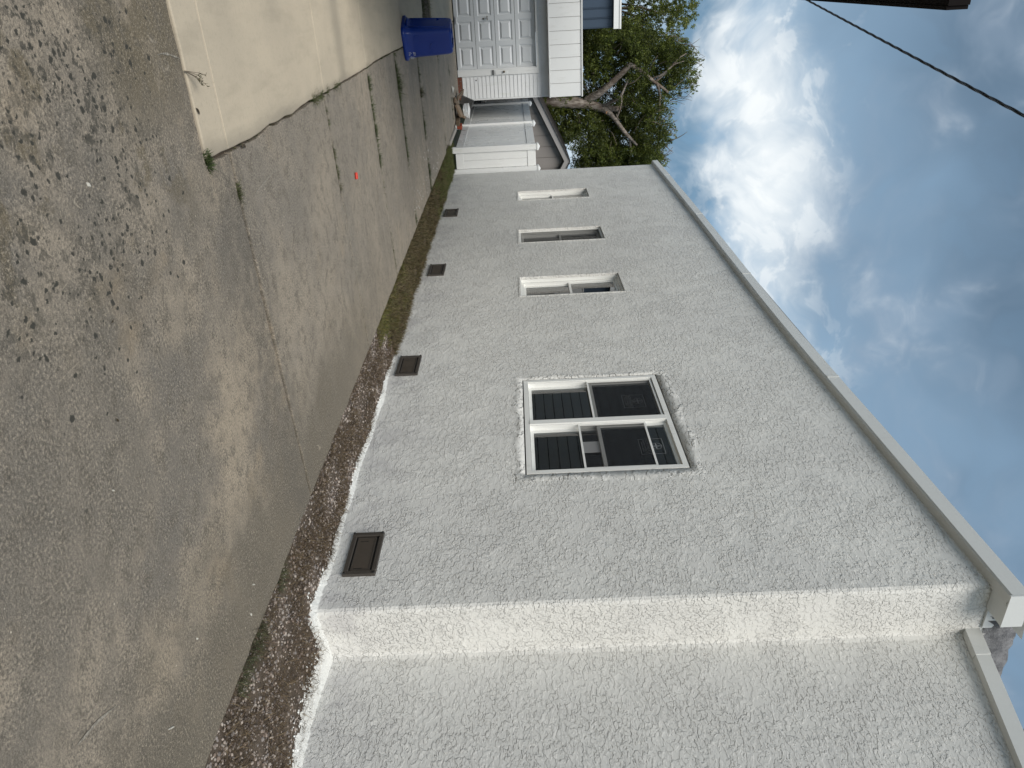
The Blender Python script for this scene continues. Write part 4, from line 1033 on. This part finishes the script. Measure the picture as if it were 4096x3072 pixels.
mk('trunk', *tubev(tr, lerp_list([0.34, 0.29, 0.245, 0.225, 0.18, 0.15, 0.12], 6), 12, 0.09), M['bark'], jun, smooth=True)
def limb(pts, r, name='limb', mat_=None, k=6, nseg=9):
    mk(name, *tubev(spline(pts, k), lerp_list(r, k), nseg, 0.08), mat_ or M['bark'], jun, smooth=True)
limb([(3.82, TY, 4.2), (3.62, TY-0.2, 4.65), (3.25, TY-0.35, 5.1), (2.9, TY-0.45, 5.5), (2.62, TY-0.5, 5.78)], [0.12, 0.125, 0.115, 0.11, 0.105])
limb([(2.6, TY-0.5, 5.74), (2.68, TY-0.48, 5.95), (2.95, TY-0.4, 6.35), (3.3, TY-0.3, 6.8), (3.55, TY-0.25, 7.15), (3.68, TY-0.2, 7.3)], [0.095, 0.09, 0.075, 0.065, 0.055, 0.04])
limb([(4.15, TY-0.1, 4.85), (4.35, TY-0.3, 5.15), (4.65, TY-0.45, 5.4), (4.98, TY-0.5, 5.65), (5.25, TY-0.52, 5.9), (5.5, TY-0.5, 6.15)], [0.115, 0.10, 0.085, 0.075, 0.06, 0.035])
limb([(5.2, TY-0.5, 5.85), (5.5, TY-0.4, 5.9), (5.8, TY-0.3, 5.95), (6.3, TY, 5.9)], [0.05, 0.045, 0.035, 0.015])
limb([(4.05, TY-0.1, 4.85), (3.85, TY-0.5, 5.2), (3.65, TY-0.7, 5.45), (3.35, TY-0.7, 5.6), (3.1, TY-0.6, 5.75)], [0.06, 0.05, 0.045, 0.035, 0.02])
limb([(4.1, TY, 4.9), (4.15, TY-0.3, 5.3), (4.1, TY-0.3, 5.5)], [0.11, 0.10, 0.085])
limb([(4.55, TY-0.3, 5.3), (4.3, TY-0.5, 5.4), (3.9, TY-0.6, 5.5), (3.6, TY-0.5, 5.5)], [0.045, 0.04, 0.03, 0.02])
limb([(3.35, TY-0.35, 6.85), (3.7, TY-0.5, 6.95), (4.2, TY-0.5, 6.95), (4.6, TY-0.3, 7.0)], [0.05, 0.045, 0.035, 0.02])
limb([(3.3, TY-0.3, 6.75), (2.9, TY-0.4, 7.2), (2.5, TY-0.4, 7.6), (2.35, TY-0.3, 7.9)], [0.05, 0.045, 0.03, 0.02])
limb([(3.15, TY-0.3, 6.65), (3.0, TY-0.5, 7.0), (2.7, TY-0.5, 7.4), (2.6, TY-0.4, 7.8)], [0.04, 0.035, 0.025, 0.015])
limb([(4.3, TY, 3.9), (4.6, TY-0.2, 3.95), (4.9, TY-0.3, 3.85)], [0.05, 0.045, 0.03])
for i in range(46):
    sx = random.uniform(2.2, 6.2); sz = random.uniform(4.0, 7.4); sy = TY+random.uniform(-0.9, 0.6)
    dx_, dz_ = random.uniform(-0.7, 0.7), random.uniform(0.1, 0.8)
    limb([(sx, sy, sz), (sx+dx_*0.5+random.uniform(-.1, .1), sy-0.1, sz+dz_*0.5), (sx+dx_, sy-0.15, sz+dz_)], [0.022, 0.016, 0.007], 'twig', M['twig'], 3, 5)
mk('cut_stub', *tubev([(4.22, TY-0.1, 4.98), (4.27, TY-0.32, 5.0)], [0.055, 0.05], 12), M['cutwood'], jun)
# crown clumps fill the outline seen against the sky: (x, z) pairs of the skyline at the tree's distance
skyl = [(1.2, 5.6), (1.6, 7.0), (2.0, 8.0), (2.5, 8.35), (3.0, 8.3), (3.5, 8.15), (3.9, 7.9), (4.2, 7.35), (4.6, 7.2), (5.0, 7.45), (5.4, 7.5), (5.8, 7.35), (6.3, 7.25), (6.9, 6.8), (7.5, 5.8)]
lowl = [(1.2, 3.4), (2.0, 3.0), (3.0, 2.7), (4.2, 2.6), (5.0, 3.0), (5.6, 3.7), (6.3, 3.9), (7.5, 4.5)]
def interp(tab, x): return float(np.interp(x, [t[0] for t in tab], [t[1] for t in tab]))
cl = []
rs = random.Random(5)
while len(cl) < 700:
    xx = rs.uniform(1.3, 7.3); zt, zb = interp(skyl, xx), interp(lowl, xx)
    zz = rs.uniform(zb, zt-0.25); yy = TY+rs.uniform(-0.9, 2.2)
    dl = math.hypot((xx-3.9)/2.6, (zz-5.3)/2.5)
    if 0.0 < ((xx-5.85)/0.42)**2+((zz-3.75)/0.5)**2 < 1: continue          # gaps low on the right
    if yy < TY-0.2 and (abs(xx-3.95) < 0.4 and zz < 5.3): continue            # trunk stays in view
    lx = np.interp(zz, [4.3, 5.75, 7.2], [3.75, 2.65, 3.6]); rx_ = np.interp(zz, [4.8, 6.1], [4.15, 5.45])
    if yy < TY+0.1 and (abs(xx-lx) < 0.40 and 4.2 < zz < 6.0 or abs(xx-rx_) < 0.38 and 4.7 < zz < 6.25): continue
    r = rs.uniform(0.22, 0.46)
    cl.append((xx, yy, zz, r*1.1, r, r*rs.uniform(0.8, 1.35), rs.uniform(0.65, 1.25)))
leafcloud('crown', cl, 430, 0.040, [(0.105, 0.135, 0.020), (0.072, 0.097, 0.015), (0.15, 0.175, 0.028), (0.05, 0.07, 0.013)], jun)
# wispy shoots breaking the skyline
cl = []
for i in range(70):
    xx = rs.uniform(1.4, 7.0); zt = interp(skyl, xx)
    cl.append((xx, TY+rs.uniform(-0.5, 1.5), zt+rs.uniform(-0.2, 0.22), 0.16, 0.16, 0.26, 1.3))
leafcloud('shoots', cl, 200, 0.042, [(0.15, 0.18, 0.035), (0.11, 0.14, 0.03)], jun)
for i in range(60):
    xx = rs.uniform(1.6, 6.6); zt = interp(skyl, xx)-0.3
    limb([(xx, TY+rs.uniform(-.4, 1), zt), (xx+rs.uniform(-.15, .15), TY, zt+0.3), (xx+rs.uniform(-.3, .3), TY, zt+0.62)], [0.012, 0.009, 0.005], 'twig', M['twig'], 2, 4)

elm = empty('leafy_tree', (0.3, 32.5, 0), 'lighter yellow-green leafy tree rising behind the blue building', 'tree')
EYr = 32.5
mk('trunk', *tubev(spline([(0.3, EYr, -0.1), (0.4, EYr, 3.0), (0.7, EYr, 5.0)], 5), lerp_list([0.3, 0.24, 0.16], 5), 10, 0.08), M['bark'], elm, smooth=True)
for i in range(40):
    x0_ = rs.uniform(-1.0, 2.3); x1_ = x0_+rs.uniform(-0.5, 0.9); zz0 = rs.uniform(4.8, 6.8)
    mk('limb', *tubev(spline([(0.7, EYr, 4.9), ((0.7+x0_)/2, EYr+rs.uniform(-.6, .6), (4.9+zz0)/2), (x0_, EYr+rs.uniform(-1, 1), zz0), (x1_, EYr+rs.uniform(-1, 1), zz0+rs.uniform(0.6, 1.6))], 4), lerp_list([0.045, 0.035, 0.022, 0.008], 4), 5, 0.08), M['twig'], elm, smooth=True)
cl = []
while len(cl) < 430:
    xx = rs.uniform(-1.0, 2.8); zz = rs.uniform(4.2, 8.9)
    if math.hypot((xx-0.3)/3.0, (zz-6.0)/2.75) > 1: continue
    r = rs.uniform(0.2, 0.38); cl.append((xx, EYr+rs.uniform(-1.2, 1.2), zz, r, r, r, rs.uniform(0.8, 1.3)))
leafcloud('crown', cl, 190, 0.046, [(0.16, 0.195, 0.034), (0.12, 0.155, 0.03), (0.19, 0.20, 0.05), (0.085, 0.115, 0.026)], elm)

# ================================================================== OVERHEAD CABLE
A = Vector((0.345, 12.6, 6.0)); B = Vector((1.09, 6.26, 5.60)); dd = (B-A)
cab = []
for ph in (0, 2.094, 4.189):
    pts = []
    for i in range(420):
        t = -1.2+3.8*i/419; p = A+dd*t; s = t*dd.length*7.5
        pts.append(p+Vector((math.cos(s+ph)*0.008, 0, math.sin(s+ph)*0.008-0.05*math.sin(max(0, min(1, (t+1.2)/3.8))*math.pi)+0.043)))
    cab.append(tubev(pts, [0.0072]*420, 5))
cb = mk('power_cable', *multi(cab), M['rubber'], org=tuple(A), smooth=True); tag(cb, 'black twisted power cable crossing the cloudy sky', 'cable')

# ================================================================== SCRAP BESIDE THE GARAGE
def scrap(name, label, cat, c, size, rot, mt, group=None, bev=0.004):
    o = rbox(name, c, size, rot, M[mt], org=tuple(c), bev=bev); return tag(o, label, cat, group)
scrap('timber_offcut', 'long brown board lying lowest on the scrap heap', 'board', (2.42, 19.75, 0.03), (0.13, 1.15, 0.045), (0, 0.02, -0.25), 'wood')
scrap('timber_offcut', 'short brown board leaning on the heap nearest the garage corner', 'board', (2.30, 20.35, 0.10), (0.11, 0.9, 0.04), (0.12, 0.25, 0.12), 'wood')
scrap('cardboard_sheet', 'flattened brown cardboard box in the middle of the heap', 'cardboard', (2.60, 19.62, 0.10), (0.30, 0.62, 0.05), (0.06, -0.35, -0.18), 'cardboard')
scrap('cardboard_sheet', 'brown cardboard flap standing against the stacked siding', 'cardboard', (2.76, 19.85, 0.115), (0.05, 0.5, 0.2), (0, 0.3, -0.2), 'cardboard')
scrap('timber_offcut', 'dark board end beside the red bricks', 'board', (2.82, 19.55, 0.05), (0.14, 0.30, 0.09), (0, 0.05, 0.3), 'wood')
for i in range(4):
    scrap('siding_offcut', ('white siding offcut at the bottom of the stack', 'white siding offcut second from the bottom', 'white siding offcut second from the top', 'white siding offcut on top of the stack')[i], 'siding',
          (2.66+0.012*i, 20.25+0.03*i, 0.185+0.035*i), (0.19, 0.5, 0.02), (0.02, -0.14, 0.15+0.05*i), 'white_paint', 'white offcuts stacked on the scrap', 0.003)
scrap('metal_sheet', 'grey bent sheet leaning at the corner of the garage', 'metal sheet', (2.55, 20.95, 0.22), (0.24, 0.04, 0.34), (0.3, 0.35, 0.4), 'metal')
for i, (dx_, dy_, dz_) in enumerate(((0, 0, 0), (0.02, 0.16, 0), (0.01, 0.07, 0.062))):
    scrap('red_brick', ('red brick at the front of the small pile', 'red brick at the back of the small pile', 'red brick lying on top of the other two')[i], 'brick',
          (2.985+dx_, 19.72+dy_, 0.03+dz_), (0.095, 0.2, 0.058), (0, 0, 0.12*i), 'brick_red', 'red bricks by the fence')
bk = empty('black_cart', (2.78, 23.4, 0), 'dark folded cart standing between garage and fence', 'cart')
mk('frame', *multi([tubev([(2.68, 23.4, 0), (2.68, 23.5, 0.62)], [.015, .015], 6), tubev([(2.9, 23.4, 0), (2.9, 23.5, 0.62)], [.015, .015], 6), tubev([(2.68, 23.5, .62), (2.9, 23.5, .62)], [.015, .015], 6)]), M['metal'], bk)
box('box', 2.66, 2.92, 23.45, 23.9, 0.08, 0.5, M['black'], bk, bev=0.02)
tag(mk('scrap_paper', [(1.93, 19.0, 0.003), (2.08, 18.95, 0.02), (2.12, 19.3, 0.004), (2.0, 19.2, 0.05)], [(0, 1, 3), (1, 2, 3), (2, 0, 3)], M['chip'], org=(2.0, 19.1, 0)), 'crumpled white scrap lying on the far concrete', 'litter')

# ================================================================== SMALL THINGS ON THE CONCRETE
rt_ = mk('red_tube', *tubev([(1.395, 6.885, 0.016), (1.425, 6.88, 0.016), (1.452, 6.872, 0.016)], [0.013, 0.014, 0.013], 10), M['red'], org=(1.42, 6.88, 0))
tag(rt_, 'small bright red plastic tube dropped on the concrete', 'litter')
def chip(x, y, l, w_, ang, label):
    l, w_ = l*0.8, w_*0.62
    pts = []; n = 9
    for i in range(n):
        a = 2*math.pi*i/n; r = random.uniform(0.6, 1.1); px_, py_ = l*math.cos(a)*r, w_*math.sin(a)*r
        pts.append((x+px_*math.cos(ang)-py_*math.sin(ang), y+px_*math.sin(ang)+py_*math.cos(ang)))
    V = [(*p, 0.001) for p in pts]+[(p[0]*0.75+x*0.25, p[1]*0.75+y*0.25, 0.006) for p in pts]
    o = mk('paint_chip', V, [tuple(range(n, 2*n))]+[(i, (i+1) % n, n+(i+1) % n, n+i) for i in range(n)], M['chip'], org=(x, y, 0))
    return tag(o, label, 'paint chip', 'white flecks on the near slab')
chip(2.551, 1.978, 0.030, 0.006, 0.9, 'long white splinter nearest the bottom edge of the slab')
chip(2.700, 2.95, 0.024, 0.010, 0.8, 'ragged white paint chip near the gravel, farthest from the camera')
chip(2.803, 2.838, 0.014, 0.009, 0.2, 'small white chip close to the gravel edge')
chip(2.433, 2.332, 0.012, 0.007, 0.5, 'small white chip out on the slab')
chip(1.502, 2.152, 0.008, 0.006, 0.5, 'tiny white fleck in the middle of the slab')
chip(0.52, 2.60, 0.016, 0.012, 0.5, 'round pale chip among the black spots')
def scrape(pts, w_, n=1):
    V, F = [], []
    sp_ = spline([(*p, 0.0035) for p in pts], 6)
    for i, p in enumerate(sp_):
        d = (sp_[min(i+1, len(sp_)-1)]-sp_[max(i-1, 0)]).normalized(); q = Vector((-d.y, d.x, 0)); h = w_*math.sin(math.pi*(i+0.4)/len(sp_))*random.uniform(0.3, 1.0)
        V += [p+q*h, p-q*h]
    for i in range(len(sp_)-1): F.append((2*i, 2*i+1, 2*i+3, 2*i+2))
    mk('scrape_mark', V, F, M['scrape'], drive)
def scrape_build(t, b, pos):
    n = t.noise(pos, 110, 3, 0.7); t.set(b.inputs['Base Color'], t.mix(t.mapr(n, 0.42, 0.6), (0.31, 0.285, 0.24), (0.16, 0.145, 0.12)))
M['scrape'] = mat('scraped_concrete', (0.3, 0.28, 0.24), 0.9, scrape_build)
scrape([(0.162, 3.396), (0.160, 3.45), (0.167, 3.51), (0.18, 3.57), (0.194, 3.632)], 0.006)
scrape([(2.061, 1.542), (2.08, 1.60), (2.097, 1.661), (2.147, 1.762)], 0.008)
scrape([(0.815, 6.12), (0.87, 5.66), (0.93, 5.2)], 0.004)
scrape([(0.94, 5.03), (0.906, 4.66), (0.92, 4.4), (0.962, 4.07)], 0.005)

def tuft(name, c, n, h, wid, lean, rad, pal, label, cat, group=None):
    b = np.stack([c[0]+RNG.normal(0, rad, n), c[1]+RNG.normal(0, rad*0.7, n), np.full(n, c[2])], 1)
    o = blades(name, b, RNG.uniform(h*0.4, h, n), wid, lean, colmix(n, pal, 0.35), org=tuple(c))
    return tag(o, label, cat, group)
GRN = [(0.05, 0.075, 0.02), (0.075, 0.10, 0.03), (0.035, 0.05, 0.016)]
DRY = [(0.13, 0.115, 0.06), (0.09, 0.085, 0.04), (0.06, 0.065, 0.028)]
tuft('weed_clump', (0.655, 3.67, -0.01), 260, 0.05, 0.0030, 0.8, 0.020, GRN, 'dense green weed clump at the corner of the pale pad', 'weeds')
tuft('grass_tuft', (0.88, 3.985, -0.01), 110, 0.06, 0.0016, 1.2, 0.022, [(0.08, 0.09, 0.03), (0.06, 0.07, 0.025)], 'small green grass tuft in the joint beside the near slab', 'grass tuft')
# the branching weed at the edge of the pad
wp = empty('weed_plant', (0.246, 3.645, 0), 'thin branching weed leaning over the edge of the pale pad', 'weed')
for i in range(7):
    a = random.uniform(0.2, 1.4); ln = random.uniform(0.07, 0.13)
    p1 = Vector((0.246, 3.645, 0.0)); p3 = p1+Vector((math.cos(a)*ln*0.5+0.02, math.sin(a)*ln, random.uniform(0.03, 0.09))); p2 = (p1+p3)/2+Vector((0, 0, 0.015))
    mk('stem', *tubev(spline([p1, p2, p3], 3), lerp_list([0.0017, 0.0013, 0.0008], 3), 4), M['twig'], wp)
    nl = 9; bs = np.array([list(p2+(p3-p2)*random.random()) for _ in range(nl)])
    blades('leaf', bs, RNG.uniform(0.01, 0.022, nl), 0.0022, 1.2, colmix(nl, DRY, 0.3), parent=wp)
def leaf_thing(x, y, l, ang, label):
    pts = [(-1, 0), (-0.4, 0.32), (0.3, 0.30), (1, 0), (0.3, -0.26), (-0.4, -0.34)]
    V = [(x+(p*math.cos(ang)-q*math.sin(ang))*l, y+(p*math.sin(ang)+q*math.cos(ang))*l, 0.006+0.012*abs(q)+0.004*random.random()) for p, q in pts]+[(x, y, 0.007)]
    o = mk('dead_leaf', V, [(i, (i+1) % 6, 6) for i in range(6)], M['deadleaf'], org=(x, y, 0)); return tag(o, label, 'leaf', 'dead leaves on the concrete')
leaf_thing(0.425, 3.672, 0.022, 0.6, 'dark curled leaf lying on the near edge of the pale pad')
leaf_thing(0.675, 4.185, 0.03, 1.2, 'dark leaf caught in the cut beside the pale pad')
leaf_thing(0.667, 4.15, 0.024, 2.4, 'second dark leaf crossed over the one in the cut')
leaf_thing(0.30, 13.9, 0.05, 0.4, 'dark leaf at the weedy end of the pad')
leaf_thing(1.30, 2.30, 0.012, 0.4, 'tiny dark leaf scrap out on the near slab')
leaf_thing(0.98, 2.47, 0.012, 1.9, 'dark leaf scrap on the near slab left of centre')
# weeds rooted in the joints
B_, H_, C_ = [], [], []
def row(p, q, n, h, pal, clumps=6, zed=-0.02, spread=0.012):
    p, q = np.array(p), np.array(q); cs = RNG.random(clumps); cw_ = RNG.uniform(0.01, 0.06, clumps)
    k = RNG.integers(0, clumps, n); t = np.clip(cs[k]+RNG.normal(0, 1, n)*cw_[k], 0, 1)
    pts = p[None]+(q-p)[None]*t[:, None]+RNG.normal(0, spread, (n, 2))
    B_.append(np.hstack([pts, np.full((n, 1), zed)])); H_.append(RNG.uniform(h*0.35, h, n)); C_.append(colmix(n, pal, 0.3))
MIX = GRN+DRY
row((0.64, 5.75), (0.635, 6.9), 900, 0.07, MIX, 9)
row((0.66, 4.0), (0.65, 5.6), 160, 0.035, MIX, 8)
row((0.7, 6.2), (1.3, 6.25), 700, 0.06, MIX, 8); row((1.3, 6.25), (2.9, 6.39), 500, 0.035, MIX, 14)
row((0.62, 8.18), (1.6, 8.24), 1100, 0.09, GRN, 12); row((1.6, 8.24), (2.9, 8.38), 600, 0.06, MIX, 14)
row((0.62, 10.2), (2.9, 10.5), 1300, 0.09, GRN, 18)
row((0.62, 12.6), (2.9, 12.7), 1300, 0.10, GRN, 18)
row((0.62, 16.0), (2.9, 16.1), 420, 0.09, MIX, 9); row((0.62, 18.46), (2.8, 18.75), 300, 0.09, GRN, 8)
row((0.60, 8.2), (0.60, 11.0), 260, 0.05, GRN, 7)
row((-1.0, 14.3), (0.28, 14.4), 1500, 0.13, MIX+[(0.05, 0.032, 0.016)], 10, -0.03, 0.14); row((-1.0, 15.2), (0.3, 15.3), 900, 0.12, MIX, 9, -0.03, 0.12)
row((0.85, 10.25), (1.05, 10.28), 240, 0.16, GRN, 2, -0.02, 0.05)
row((1.35, 12.62), (1.42, 12.62), 90, 0.2, DRY, 1, -0.02, 0.03)
row((1.38, 6.26), (1.44, 6.27), 40, 0.09, DRY, 1, -0.02, 0.012)
jw = blades('joint_weeds', np.vstack(B_), np.concatenate(H_), 0.0024, 1.1, np.vstack(C_), org=(1, 8, 0))
tag(jw, 'small green and dry weeds rooted in the concrete joints', 'weeds', kind='stuff')
# white flakes shed near the far end of the wall
n = 150
fx = np.concatenate([RNG.normal(2.45, 0.22, n//2), RNG.normal(2.72, 0.06, n-n//2)]); fy = RNG.uniform(10.4, 15.5, n)
fx = np.clip(fx, 1.9, 2.93); cc = np.stack([fx, fy, np.full(n, 0.006)], 1); rr = RNG.uniform(0.006, 0.02, n)[:, None, None]
ang = RNG.uniform(0, 6.28, (n, 1))+np.array([[0, 1.5, 3.2, 4.6]])
VV = cc[:, None, :]+np.stack([np.cos(ang), np.sin(ang), RNG.uniform(0, 0.3, ang.shape)], 2)*rr
i = np.arange(n)*4
pf = np_mesh('paint_flakes', VV.reshape(-1, 3), np.stack([i, i+1, i+2, i+3], 1), np.repeat(colmix(n, [(0.6, 0.58, 0.54), (0.7, 0.69, 0.65)], 0.15), 4, 0), M['stones'], org=(2.4, 13, 0))
tag(pf, 'scattered white paint flakes on the far concrete near the gravel', 'paint flakes', kind='stuff')
